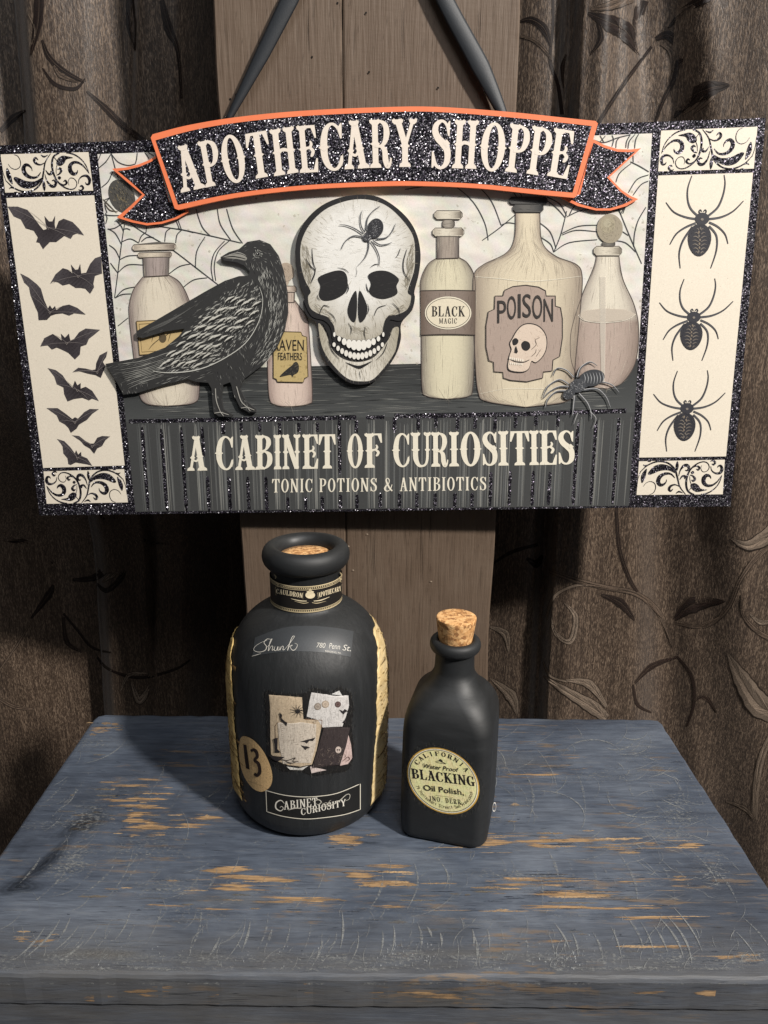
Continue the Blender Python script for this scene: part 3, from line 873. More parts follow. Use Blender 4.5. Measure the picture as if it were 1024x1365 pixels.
TAN = [(206, 174, 134), (186, 156, 120), (160, 136, 108), (216, 182, 138)]; DUL = [(132, 120, 102), (142, 128, 108), (112, 106, 96)]; HOLE = [(58, 64, 76), (48, 54, 64), (70, 76, 88)]


def streaks(cx, cy, wx, wy, n, lmin, lmax, cols, al=0.9, thick=(0.5, 2.0), tilt=0.0):
    for _ in range(n):
        x = R.gauss(cx, wx / 2); y = R.gauss(cy, wy / 2)
        if not (958 < y < 1290): continue
        L = R.uniform(lmin, lmax) * R.uniform(.4, 1); th = R.uniform(*thick) * R.choice([.6, 1, 1.7]); m = max(6, int(L / 2.5))
        top_, bot = [], []
        for i in range(m + 1):
            t = i / m; e = math.sin(math.pi * t) ** 0.5; yy = y + tilt * (t - .5) * L + R.uniform(-.25, .25)
            top_.append((x + (t - .5) * L, yy - th * e * R.uniform(.2, .7))); bot.append((x + (t - .5) * L, yy + th * e * R.uniform(.2, .7)))
        a.strip(top_, bot, R.choice(cols), 0.00008 if cols is not HOLE else 0.0002, al * R.uniform(.6, 1))


for c in [(145, 968, 30, 14, 26, 8, 26, TAN, .75), (150, 1045, 60, 40, 45, 8, 40, DUL, .6), (110, 1090, 50, 20, 30, 10, 40, DUL, .6), (195, 1060, 60, 50, 30, 8, 26, TAN, .7), (235, 1100, 80, 34, 60, 6, 34, TAN, .85), (165, 1095, 30, 40, 30, 6, 22, TAN, .8),
          (300, 1178, 110, 18, 26, 20, 90, TAN, .9), (330, 1200, 150, 14, 16, 20, 80, TAN, .85), (250, 1205, 120, 20, 24, 10, 60, DUL, .7), (330, 1165, 70, 10, 8, 20, 50, TAN, .9), (470, 1122, 40, 20, 24, 8, 36, TAN, .85), (490, 1160, 60, 16, 18, 20, 80, TAN, .85), (520, 1178, 50, 10, 14, 10, 50, TAN, .95),
          (690, 1120, 100, 18, 36, 20, 90, TAN, .75), (800, 1127, 110, 14, 30, 30, 120, TAN, .85), (900, 1130, 50, 6, 8, 20, 60, TAN, .9), (740, 1175, 140, 14, 50, 20, 110, TAN, .75), (720, 1190, 180, 20, 60, 10, 90, DUL, .65), (790, 1190, 100, 10, 16, 30, 110, TAN, .9), (660, 1211, 120, 4, 14, 30, 100, TAN, .9), (800, 1210, 110, 4, 10, 30, 90, TAN, .95), (850, 1223, 90, 3, 5, 60, 140, TAN, .95),
          (690, 1025, 60, 30, 30, 10, 44, TAN, .45), (600, 1085, 120, 30, 30, 10, 60, DUL, .5), (660, 1075, 60, 20, 14, 10, 40, TAN, .5), (860, 1260, 90, 10, 8, 10, 60, TAN, .8), (980, 1278, 50, 12, 26, 20, 70, TAN, .7), (40, 1248, 36, 12, 26, 10, 40, TAN, .6), (420, 990, 160, 20, 30, 10, 60, DUL, .35), (320, 1000, 60, 30, 20, 10, 40, DUL, .45), (400, 1230, 400, 30, 50, 8, 50, DUL, .4), (700, 1250, 300, 26, 40, 8, 40, DUL, .4), (780, 1010, 120, 40, 30, 10, 50, DUL, .25)]:
    if c[7] is TAN:
        for q_ in range(2): rub(R.gauss(c[0], c[2] * .35), R.gauss(c[1], c[3] * .35), c[2] * R.uniform(.5, 1.0), max(5, c[3] * R.uniform(.5, .9)), .30 + .36 * c[8], 1, 0.00006 + .00002 * q_)
    else:
        for q_ in range(2): rub(R.gauss(c[0], c[2] * .35), R.gauss(c[1], c[3] * .35), c[2] * R.uniform(.5, 1.0), max(5, c[3] * R.uniform(.6, 1.0)), .3 + .3 * c[8], 1 + q_, 0.00006 + .00002 * q_)
    streaks(c[0], c[1], c[2], c[3], int(c[4] * .3), *c[5:])
    streaks(c[0], c[1], c[2] * 1.1, c[3] * 1.1, int(c[4] * .4), c[5] * .6, c[6] * .6, HOLE, .8, (.3, .9))
# whitish rubbed patches and the dark knots
for cx, cy, wx, wy, n in [(118, 1090, 20, 22, 50), (90, 1150, 30, 20, 60), (70, 1165, 20, 20, 40)]:
    streaks(cx, cy, wx, wy, n, 3, 14, [(150, 150, 150), (128, 130, 132)], .4, (.4, 1.2))
for cx, cy, rx, ry, rot in [(112, 1098, 46, 13, -0.42), (25, 1182, 34, 13, -0.15), (60, 1150, 60, 10, -.7)]:
    def kn(u, v, cx=cx, cy=cy, rx=rx, ry=ry, rot=rot):
        f_ = v * (1 + .18 * math.sin(3 * 2 * math.pi * u + cx)); x = rx * f_ * math.cos(2 * math.pi * u); y = ry * f_ * math.sin(2 * math.pi * u)
        return (cx + x * math.cos(rot) - y * math.sin(rot), cy + x * math.sin(rot) + y * math.cos(rot))
    a.grid(kn, 28, 10, lambda u, v: (30, 34, 42, .75 * (1 - v) ** .8 * (.75 + .25 * math.sin(v * 22))), 0.0003)
for i in range(9):      # dull rubbed blotches
    cx, cy, rx, ry = R.uniform(60, 950), R.choice([R.uniform(1000, 1240), 1272]), R.uniform(30, 110), R.uniform(6, 16)
    a.grid(lambda u, v: (cx + rx * v * math.cos(6.2832 * u) * (1 + .2 * math.sin(12.566 * u)), min(cy + ry * v * math.sin(6.2832 * u), 1292)), 24, 6, lambda u, v: (136, 134, 130, .26 * (1 - v)), 0.00026)
for q_ in range(22): rub(R.uniform(20, 980), 960 + 325 * R.random(), R.uniform(40, 150), R.uniform(6, 20), R.uniform(.42, .58), 2, 0.00028)
for q_ in range(14): rub(R.uniform(20, 980), 965 + 320 * R.random(), R.uniform(40, 160), R.uniform(6, 18), R.uniform(.35, .5), 3, 0.00030)
rub(118, 1090, 60, 34, .58, 2, .00031, -.5); rub(95, 1150, 60, 26, .66, 2, .00032, -.5); rub(190, 1130, 120, 40, .5, 2, .00032)
rub(850, 1000, 60, 30, .5, 2, .00031); rub(905, 1080, 40, 60, .55, 2, .00032); rub(950, 1160, 40, 50, .55, 2, .00033)
for x in range(0, 1024, 90): rub(x, 1278, 80, 18, R.uniform(.52, .64), 2, .00033)
for x in range(10, 1024, 60): rub(x + R.uniform(-20, 20), 1291, 60, 6, R.uniform(.5, .7), 2, .00034)
# curved saw and scuff marks
for row, (ya, yb, sp_, al0) in enumerate(((1208, 1292, 17, .62), (1120, 1215, 26, .50), (985, 1110, 34, .46))):       # parallel saw arcs
    for x in range(-10, 1040, sp_):
        x += R.uniform(-6, 6); bow = R.uniform(8, 15) + row * 6; y0, y1 = ya + R.uniform(0, 25), yb - R.uniform(0, 18)
        lean = (x - 512) * .10 * (yb - ya) / 80
        P = [(x + lean * (t - 1) + bow * math.sin(math.pi * (.15 + .8 * t)), y0 + (y1 - y0) * t) for t in [k / 14 for k in range(15)]]
        P = [p for p in P if 136 - .71 * (p[1] - 952) < p[0] < 874 + .634 * (p[1] - 958)]
        k0 = R.randint(0, 5); P = P[k0:k0 + R.randint(6, 14)]
        if len(P) > 4 and R.random() < .8: a.stroke(P, [.5, R.uniform(1.4, 4.2), .5], (150, 150, 148), 0.00035, al0 * R.uniform(1.0, 1.45), 2, 0)
for i in range(900):                                        # fine dust scuffs along the grain
    x, y = R.uniform(0, 1020), 960 + 330 * R.random() ** .8
    if 134 - .71 * (y - 952) < x < 876 + .634 * (y - 958): a.hatch((x, y), R.uniform(-.05, .05), R.uniform(6, 34), R.uniform(.3, .9), R.choice([(140, 142, 144), (44, 50, 60), (122, 120, 114), (40, 46, 56), (96, 104, 118)]), 0.00036, R.uniform(.15, .5))
for i in range(260):
    zone_ = R.random()
    if zone_ < 0.45: x, y = R.uniform(-10, 1010), R.gauss(1262, 22); r = R.uniform(30, 75); t0 = R.choice([0, math.pi]) + R.uniform(-.5, .3); sp = R.uniform(.3, .9); al = R.uniform(.15, .5)
    elif zone_ < 0.72: x, y = R.uniform(560, 960), R.uniform(965, 1180); r = R.uniform(18, 60); t0 = R.uniform(-1.4, .6); sp = R.uniform(.4, 1.6); al = R.uniform(.12, .42)
    else: x, y = R.uniform(20, 640), R.uniform(1000, 1230); r = R.uniform(25, 90); t0 = R.uniform(-.6, .6); sp = R.uniform(.3, 1.1); al = R.uniform(.1, .38)
    if y > 1290: y = 1285
    P = [(x + r * (math.cos(t0 + sp * k / 9) - math.cos(t0 + sp / 2)), y + r * .62 * (math.sin(t0 + sp * k / 9) - math.sin(t0 + sp / 2))) for k in range(10)]
    xl = 130 - 0.71 * (y - 952); xr = 880 + .634 * (y - 958)
    P = [p for p in P if 960 < p[1] < 1294 and 138 - .71 * (p[1] - 952) < p[0] < 872 + .634 * (p[1] - 958)]
    if len(P) > 3: a.stroke(P, [0.2, R.uniform(.6, 1.3), 0.2], R.choice([(166, 168, 168), (146, 150, 154), (184, 180, 170)]), 0.00040, min(.95, .55 + al * .8), 2, 0)
for (x, y, r) in [(822, 985, 24), (838, 988, 30), (790, 1010, 40), (720, 1090, 60), (860, 1060, 50), (845, 975, 18)]:
    a.stroke([(x + r * math.cos(t / 10 * 2.6 + 1 + r), y + r * .6 * math.sin(t / 10 * 2.6 + 1 + r)) for t in range(11)], [.5, 1.8, .5], (170, 170, 166), 0.00042, .7, 2, 0)
for i in range(70):   # scratches near the right edge, chalky specks at the front
    x = R.uniform(850, 960); y = R.uniform(1020, 1200); a.hatch((x, y), R.uniform(-.5, .9), R.uniform(10, 50), R.uniform(.5, 1), (176, 176, 172), 0.00042, R.uniform(.2, .5), R.uniform(-3, 3)) if x < 872 + .634 * (y - 958) - 10 else None
for cx, w, n in [(520, 12, 40), (560, 14, 30), (750, 22, 80), (660, 60, 30), (350, 60, 16), (190, 60, 12)]:
    for i in range(n):
        x, y = R.gauss(cx, w), R.gauss(1275, 11)
        if y < 1292: a.ellipse((x, y), R.uniform(.3, .9), R.uniform(.4, 1.8), (196, 200, 202), 0.0004, R.uniform(.15, .6), 0, 6)
s = a.build('worn_paint_marks', top); s['kind'] = 'stuff'
# front edge wear
mapF = plane_map((0, TY0, 0), (0, -1, 0))
a = Art(mapF, ('wear', 'rubbed_wood', 'dust'), 0.95)
for cx, w, pk in [(130, 40, .45), (215, 60, .62), (290, 40, .5), (960, 45, .66), (700, 120, .42), (560, 120, .42), (420, 100, .4), (840, 90, .42)]:
    ph = R.uniform(0, 6); cy = R.uniform(1320, 1330)
    a.grid(lambda u, v: (cx + w * v * math.cos(6.2832 * u) * (1 + .2 * math.sin(12.566 * u + ph)), min(max(cy + 15 * v * math.sin(6.2832 * u), 1309), 1340)), 24, 6, lambda u, v: (150, 130, 100, pk * (1 - v * v)), .0001, 1)
for x in range(0, 1040, 70): a.grid(lambda u, v: (x + 60 * v * math.cos(6.2832 * u), 1311 + (4 if u < .5 else 3) * v * math.sin(6.2832 * u)), 16, 4, lambda u, v: (150, 130, 100, .6 * (1 - v * v)), .00014, 2)
for _ in range(200):
    x, y = R.uniform(0, 1024), R.uniform(1306, 1342); a.hatch((x, y), R.uniform(-.08, .08), R.uniform(10, 60), R.uniform(.4, 1.4), R.choice([(40, 44, 52), (84, 88, 94), (100, 100, 98)]), 0.0003, .4)
s = a.build('edge_wear', top); s['kind'] = 'stuff'

# ================================================================== THE SIGN
TILT, YAW = math.radians(-2.0), math.radians(-2.0)
PN = Vector((math.sin(YAW) * math.cos(TILT), -math.cos(YAW) * math.cos(TILT), -math.sin(TILT)))
SP0 = (0, 0.6635, 0.30)
mapS = plane_map(SP0, PN)
base = mapS(513, 681, -0.003)
sign = empty('hanging_sign', base, 'wide black glitter framed sign lettered APOTHECARY SHOPPE hanging on the post', 'sign')
BOARD = [(-7, 194), (1021, 157), (974, 675), (52.7, 687)]
slab('board', mapS, BOARD, -0.006, 0.0, sign, ('glitter', 'mdf_edge'))
CREAM = (236, 226, 208); INK = (48, 46, 48)


def warp(pts4):
    TL, TR, BR, BL = pts4
    return lambda u, v: tuple((1 - u) * (1 - v) * TL[k] + u * (1 - v) * TR[k] + u * v * BR[k] + (1 - u) * v * BL[k] for k in (0, 1))


# ---- filigree corner panels
FIL_S = [([(400, 85), (350, 150), (325, 230), (300, 300), (240, 355), (160, 370), (80, 340), (25, 285)], [5, 10, 13, 14, 12, 12, 10, 5]),
         ([(25, 290), (8, 220), (6, 150)], [5, 4, 2]),
         ([(305, 225), (270, 260), (220, 262), (182, 235), (172, 195), (190, 168), (215, 170), (236, 192), (238, 214)], [5, 14, 22, 30, 32, 26, 18, 8, 3]),
         ([(350, 150), (310, 168), (275, 155), (264, 130), (278, 114), (296, 132)], [4, 10, 18, 20, 14, 4]), ([(378, 95), (345, 108), (322, 92)], [3, 14, 4]),
         ([(55, 155), (75, 185), (110, 198), (145, 180), (155, 140), (140, 100), (110, 85)], [2, 4, 5, 6, 6, 5, 3]),
         ([(470, 80), (420, 110), (400, 170), (405, 240), (430, 300), (480, 345), (530, 360), (565, 345), (578, 310), (560, 280), (530, 275), (512, 300), (515, 330)], [12, 14, 16, 14, 12, 10, 8, 7, 6, 5, 5, 4, 2]),
         ([(525, 78), (590, 100), (640, 140), (670, 190), (685, 245)], [12, 10, 8, 7, 3]),
         ([(682, 240), (650, 190), (610, 160), (570, 158), (542, 182), (540, 220), (562, 244), (588, 236), (598, 215)], [4, 10, 16, 22, 30, 32, 26, 14, 3]),
         ([(590, 320), (600, 285), (630, 262), (665, 262), (682, 290), (672, 322), (652, 322), (646, 308)], [3, 8, 12, 20, 24, 18, 10, 3]),
         ([(335, 240), (345, 290), (370, 328), (398, 332), (414, 310), (402, 288), (384, 292)], [3, 10, 20, 24, 20, 12, 4]),
         ([(425, 250), (450, 240), (468, 215), (455, 198), (440, 208)], [4, 12, 20, 16, 4]), ([(345, 210), (365, 240), (388, 236), (384, 216)], [4, 14, 20, 5]),
         ([(430, 300), (470, 325), (498, 312), (490, 292), (474, 300)], [3, 10, 16, 14, 4]), ([(585, 362), (605, 370), (624, 352), (612, 334), (598, 342)], [4, 12, 16, 14, 4]),
         ([(420, 110), (445, 150), (430, 200), (425, 240)], [4, 5, 5, 3]), ([(90, 345), (60, 335), (40, 345)], [8, 12, 3]), ([(100, 385), (75, 372)], [12, 4])]
FIL_P = [[(85, 268), (100, 256), (130, 266), (180, 288), (250, 292), (312, 265), (270, 320), (200, 346), (140, 335), (105, 302)], [(42, 185), (60, 215), (70, 260), (72, 310), (42, 275), (30, 230)],
         [(436, 165), (450, 128), (490, 104), (540, 112), (572, 122), (520, 132), (500, 160), (465, 180)], [(318, 285), (330, 325), (318, 370), (305, 330)], [(446, 256), (460, 270), (446, 284), (432, 270)]]


def filigree(corners, mir, rot):
    a = Art(mapS, ('print', 'glitter')); wq = warp(corners)
    a.poly(corners, CREAM, 0.0001)

    def T(pts):
        o = []
        for x, y in pts:
            u, v = (x - 5) / 695.0, (y - 82) / 292.0
            if rot: u, v = 1 - u, 1 - v
            if mir: u = 1 - u
            o.append(wq(min(max(u, 0.0), 1.0), min(max(v, 0.0), 1.0)))
        return o
    for P, w in FIL_S: a.stroke(T(cr(P, 5)), [x / 5.689 for x in w], (20, 20, 22), 0.0003, 1, 1, 0)
    for P in FIL_P: a.poly(T(cr(P, 4, True)), (20, 20, 22), 0.0003, 1, 1)
    a.build('filigree_panel', sign)


filigree(F1([(5, 90), (672, 72), (708, 365), (40, 380)]), False, False)
filigree(F2([(180, 86), (868, 66), (900, 350), (207, 362)]), False, True)
filigree(Z8([(260, 122), (910, 95), (885, 378), (240, 397)]), True, False)
filigree(Z9([(100, 978), (620, 968), (608, 1178), (85, 1182)]), True, True)

# ---- bat panel
BP = Z1([(40, 577), (585, 560)]) + Z2([(757, 1003), (262, 1018)])
a = Art(mapS, ('print',)); a.poly(BP, CREAM, 0.0001)
for i in range(60): a.ellipse(tuple(rand_in(BP)), R.uniform(.2, .5), R.uniform(.2, .5), (190, 178, 160), 0.00015, .6, 0, 5)
a.build('side_panel', sign)
BATS = [(Z1, [(48, 630), (110, 630), (170, 650), (205, 690), (245, 745), (270, 775), (290, 770), (276, 688), (305, 722), (325, 722), (343, 685), (340, 740), (345, 770), (365, 720), (395, 705), (450, 725), (490, 765), (522, 808), (480, 796), (455, 806), (440, 830), (400, 812), (350, 850), (310, 850), (290, 870), (268, 895), (245, 855), (225, 850), (235, 820), (210, 780), (160, 765), (130, 710), (85, 690)], (300, 760)),
        (Z1, [(312, 1108), (345, 1050), (390, 1012), (420, 1020), (450, 1045), (440, 988), (468, 1022), (485, 1020), (498, 985), (505, 1045), (535, 1040), (560, 985), (590, 950), (629, 937), (634, 1045), (590, 1060), (580, 1110), (585, 1130), (560, 1172), (530, 1140), (500, 1135), (470, 1135), (430, 1110), (390, 1120), (360, 1100), (330, 1095)], (485, 1060)),
        (Z1, [(128, 1045), (180, 1072), (230, 1112), (255, 1140), (275, 1210), (298, 1262), (310, 1242), (325, 1264), (342, 1246), (350, 1272), (390, 1245), (430, 1238), (480, 1258), (532, 1299), (460, 1292), (430, 1307), (389, 1293), (348, 1297), (317, 1307), (292, 1333), (240, 1335), (235, 1287), (215, 1241), (190, 1180), (180, 1130), (150, 1100)], (310, 1285)),
        (Z2, [(245, 280), (270, 230), (320, 205), (350, 225), (375, 245), (370, 203), (395, 228), (418, 203), (428, 245), (450, 235), (480, 195), (520, 172), (608, 180), (575, 208), (540, 235), (525, 270), (490, 282), (485, 330), (455, 360), (415, 320), (385, 305), (345, 288), (315, 300), (290, 275)], (405, 260)),
        (Z2, [(440, 437), (475, 410), (520, 415), (560, 425), (580, 420), (585, 380), (605, 335), (652, 310), (645, 345), (625, 375), (640, 400), (625, 440), (612, 472), (580, 455), (550, 450), (510, 440), (480, 430)], (590, 435)),
        (Z2, [(290, 412), (340, 425), (380, 455), (410, 500), (440, 530), (455, 488), (470, 517), (490, 503), (490, 537), (520, 525), (560, 550), (600, 612), (560, 598), (540, 608), (500, 593), (450, 600), (410, 615), (390, 570), (385, 530), (345, 510), (330, 465)], (470, 545)),
        (Z2, [(283, 655), (350, 655), (400, 690), (440, 722), (455, 710), (475, 720), (510, 680), (545, 660), (600, 662), (560, 690), (530, 725), (480, 755), (465, 780), (430, 805), (415, 775), (395, 755), (360, 735), (345, 700)], (455, 740)),
        (Z2, [(438, 820), (480, 824), (520, 855), (548, 870), (570, 870), (590, 835), (620, 824), (668, 827), (640, 850), (620, 885), (590, 900), (572, 932), (545, 900), (510, 880), (490, 855)], (560, 885)),
        (Z2, [(347, 842), (390, 855), (430, 895), (455, 930), (462, 910), (475, 937), (492, 920), (495, 945), (530, 960), (560, 1005), (530, 997), (490, 990), (460, 985), (430, 1000), (415, 995), (410, 960), (385, 930), (380, 885)], (470, 955))]
for Z, P, hc in BATS:
    a = Art(mapS, ('print',)); Q = Z(P); h = Z([hc])[0]
    bs = max(abs(p[0] - h[0]) for p in Q); a.poly(Q, lambda x, y: tuple(c + 34 * min(1, math.hypot(x - h[0], y - h[1]) / bs) + 8 * math.sin(x * 1.1) * math.sin(y * .9) for c in (52, 47, 50)), 0.0003)
    cx = sum(p[0] for p in Q) / len(Q); cy = sum(p[1] for p in Q) / len(Q)
    for i in range(150):                                   # engraved shading
        p = rand_in(Q); ang = math.atan2(p[1] - h[1], p[0] - h[0])
        a.hatch(p, ang, R.uniform(1.5, 4), .35, R.choice([(38, 34, 38), (44, 40, 44), (96, 90, 92), (80, 74, 76)]), 0.0004, .7)
    xs = sorted(Q)
    for tip_ in (xs[0], xs[-1], xs[len(xs) // 6], xs[-len(xs) // 6]):
        a.stroke([h, ((h[0] + tip_[0]) / 2, (h[1] + tip_[1]) / 2 - 1.5), tip_], [.5, .5, .2], (140, 132, 130), 0.0005, .8)
    for q in (-1, 1): a.ellipse((h[0] + q * 1.1, h[1] + .3), .5, .6, (170, 160, 152), 0.0006, .9, 0, 7)
    a.ellipse((h[0], h[1] + 2), 1, .6, (150, 140, 136), 0.0006, .7, 0, 7)
    a.build('bat_print', sign)

# ---- spider panel
SPN = Z8([(240, 425), (880, 405)]) + Z9([(628, 948), (100, 955)])
a = Art(mapS, ('print',)); a.poly(SPN, CREAM, 0.0001)
for i in range(60): a.ellipse(tuple(rand_in(SPN)), R.uniform(.2, .5), R.uniform(.2, .5), (190, 178, 160), 0.00015, .6, 0, 5)
a.build('side_panel', sign)
SL = [[(500, 695), (455, 650), (432, 590), (430, 510), (455, 425)], [(575, 695), (635, 640), (668, 560), (680, 480), (672, 420)], [(490, 718), (420, 705), (340, 670), (285, 605)], [(580, 718), (660, 705), (740, 665), (808, 595)],
      [(490, 745), (420, 775), (360, 820), (320, 890)], [(580, 740), (640, 770), (690, 820), (712, 885)], [(470, 770), (410, 860), (385, 950), (395, 1050)], [(580, 765), (632, 830), (635, 930), (600, 1050)]]


def spider(art, T, lw, ls, lift=0.0003, dark=(56, 56, 62), lightc=(132, 124, 114), legs=SL):
    """T maps the template to pixels, ls = pixels per template unit"""
    for P in legs:
        art.stroke(T(P), [lw * 1.15, lw, lw * .8, lw * .45], dark, lift)
        q = T([(x + 2, y + 2) for x, y in P]); art.stroke(q[:-1], [lw * .3, lw * .25, .1], (128, 128, 132), lift + .0001, .7)
    E = lambda c, rx, ry, n=24: T([(c[0] + rx * math.cos(2 * math.pi * i / n), c[1] + ry * math.sin(2 * math.pi * i / n)) for i in range(n)])
    ab = T([(520 + 78 * math.cos(t) * (1 - .12 * math.sin(t)), 858 + 110 * math.sin(t)) for t in [2 * math.pi * i / 26 for i in range(26)]])
    art.poly(E((533, 716), 48, 42), dark, lift + .0001); art.poly(ab, (50, 50, 56), lift + .0002)
    for sx in (-1, 1): art.stroke(T([(535 + sx * 10, 690), (535 + sx * 24, 668), (535 + sx * 16, 655), (535 + sx * 6, 668)]), [lw * .7, lw * .6, lw * .4], dark, lift + .0001)
    art.poly(E((533, 720), 10, 9, 10), lightc, lift + .0003)
    for k in range(7):                                     # chevrons on the abdomen
        y = 780 + k * 26; w = 52 * math.sin(math.pi * (k + 1.6) / 9.6)
        for sx in (-1, 1): art.stroke(T([(521 + sx * 8, y + 14), (521 + sx * w * .6, y + 2), (521 + sx * w, y + 8)]), [.5 * lw, .55 * lw, .1], R.choice([lightc, (120, 112, 104)]), lift + .0004, .85)
        art.poly(E((521 + R.uniform(-8, 8), y), 6, 9, 8), R.choice([(150, 136, 118), lightc]), lift + .0004, .8)
    for i in range(70):
        t = R.uniform(0, 6.28); rr = R.uniform(.75, .98)
        p = T([(520 + 78 * rr * math.cos(t), 858 + 108 * rr * math.sin(t))])[0]
        art.hatch(p, t + 1.3, R.uniform(1, 3), .35, R.choice([(30, 30, 34), (96, 96, 100)]), lift + .0005, .7)


for (cx, cy, sx, sy) in [(932.8, 319.7, 1, 1), (921.9, 447.3, .95, .88), (912.9, 568.8, .925, .87)]:
    a = Art(mapS, ('print',))
    spider(a, lambda P: [(cx + ((x - 520) - .03 * (y - 858)) / 5.057 * sx, cy + (y - 858) / 5.057 * sy) for x, y in P], 2.7 * sx, 1)
    a.build('spider_print', sign)

# ---- centre picture: wall, shelf, striped skirting
CP4 = [(130, 205.5), (869.5, 177.7), (838.4, 674.3), (180.7, 682.3)]
wc = warp(CP4)


def vy(y):      # fraction down the centre panel at pixel height y (its middle)
    return (y - 191.6) / (678.3 - 191.6)


a = Art(mapS, ('print',))
a.grid(lambda u, v: wc(u, v * vy(486)), 90, 40, lambda u, v: tuple(int(c + 12 * math.sin(u * 41 + 6 * math.sin(v * 17)) * math.sin(v * 23 + 5 * math.sin(u * 13)) - R.uniform(0, 8)) for c in (228, 224, 214)), 0.0001)
for i in range(1500):
    u, v = R.random(), R.random() ** .8 * vy(486); p = wc(u, v)
    if math.sin(u * 31 + 4 * math.sin(v * 19)) * math.sin(v * 27 + u * 7) > R.uniform(-.2, .7): a.ellipse(p, R.uniform(.4, 2.4), R.uniform(.4, 2), R.choice([(206, 202, 188), (198, 192, 176), (214, 208, 192)]), 0.00016, R.uniform(.2, .5), R.random() * 3, 6)
a.build('painted_wall', sign)
a = Art(mapS, ('print',))
a.grid(lambda u, v: wc(u, vy(486) + v * (vy(556) - vy(486))), 30, 12, lambda u, v: tuple(int(c * (0.75 + .35 * v)) for c in (72, 74, 74)), 0.0001)
for i in range(620):
    u, v = R.uniform(.055, .945), vy(486) + R.random() * (vy(552) - vy(486)); p = wc(u, v)
    a.hatch(p, R.uniform(-.06, .02), R.uniform(12, 70), R.uniform(.3, 1.1), R.choice([(50, 52, 52), (44, 46, 46), (128, 130, 126), (112, 114, 112), (164, 164, 158)]), 0.0002, R.uniform(.3, .8))
a.build('painted_shelf', sign)
a = Art(mapS, ('print', 'glitter'))
a.grid(lambda u, v: wc(u, vy(556) + v * (1 - vy(556))), 30, 4, lambda u, v: (70, 71, 71), 0.0001)


def vline(x, y0, y1, w, col, al, lift=0.0002, mat=0):
    f = lambda y: x + (510 - x) * .0275 * (y - 560) / 112.0
    m = 5 if mat == 0 else 12
    A, B = [], []
    for i in range(m + 1):
        y = y0 + (y1 - y0) * i / m; e = w / 2 * (1 if 0 < i < m else .5) * (1 if mat == 0 else R.uniform(.75, 1.15))
        A.append((f(y) - e, y)); B.append((f(y) + e, y))
    a.strip(A, B, col, lift, al, mat)


ybot = lambda x: 682.0 - (x - 180) / 658.0 * 8.0
for i in range(27):
    xc = 176 + i * 25.4
    for q in range(13):
        x = xc + R.gauss(13, 4.5)
        if 176 < x < 842: vline(x, 562 - (x - 180) / 658 * 7 + R.uniform(0, 8), ybot(x) - 0.8, R.uniform(.4, 2.6), R.choice([(112, 114, 114), (130, 132, 130), (98, 100, 100), (164, 164, 158)]), R.uniform(.25, .7))
a.build('striped_base', sign)
a = Art(mapS, ('print', 'glitter'))
for Z, L in ((Z10, [(110, 110, 430), (182, 118, 430), (258, 112, 430), (338, 110, 225), (347, 297, 430), (418, 92, 140), (430, 300, 430), (487, 95, 130), (503, 300, 430), (557, 95, 130), (573, 300, 430), (633, 95, 140), (655, 378, 425), (706, 95, 130), (725, 378, 425), (776, 95, 130), (790, 375, 425), (860, 80, 290), (860, 368, 420), (925, 85, 135), (925, 368, 420), (1015, 362, 418)]),
             (Z11, [(100, 72, 130), (120, 352, 405), (188, 72, 120), (185, 352, 405), (253, 72, 112), (255, 352, 405), (333, 72, 118), (330, 352, 405), (398, 72, 115), (395, 352, 405), (472, 72, 120), (463, 275, 400), (547, 70, 112), (535, 270, 398), (622, 66, 105), (622, 270, 398), (703, 64, 108), (685, 275, 395), (778, 90, 395), (845, 82, 395), (928, 75, 393)])):
    for x, y0, y1 in L:
        p = Z([(x, y0), (x, y1)]); vline(p[0][0], p[0][1], p[1][1], 4.6, (20, 20, 22), 1, 0.00032, 1)
def wob(P, w):
    Q = cr(P, 14); a.stroke(Q, [w * R.uniform(.8, 1.2) for _ in range(30)], (20, 20, 22), 0.00032, 1, 1, 0)
wob([Z10([(62, 90)])[0], Z10([(500, 82)])[0], Z10([(925, 75)])[0]], 5.5)
wob([Z10([(962, 75)])[0], Z10([(990, 75)])[0], Z11([(62, 72)])[0]], 4.5)
wob([Z11([(100, 68)])[0], Z11([(500, 62)])[0], Z11([(955, 48)])[0]], 5.5)
a.build('glitter_dashes', sign)

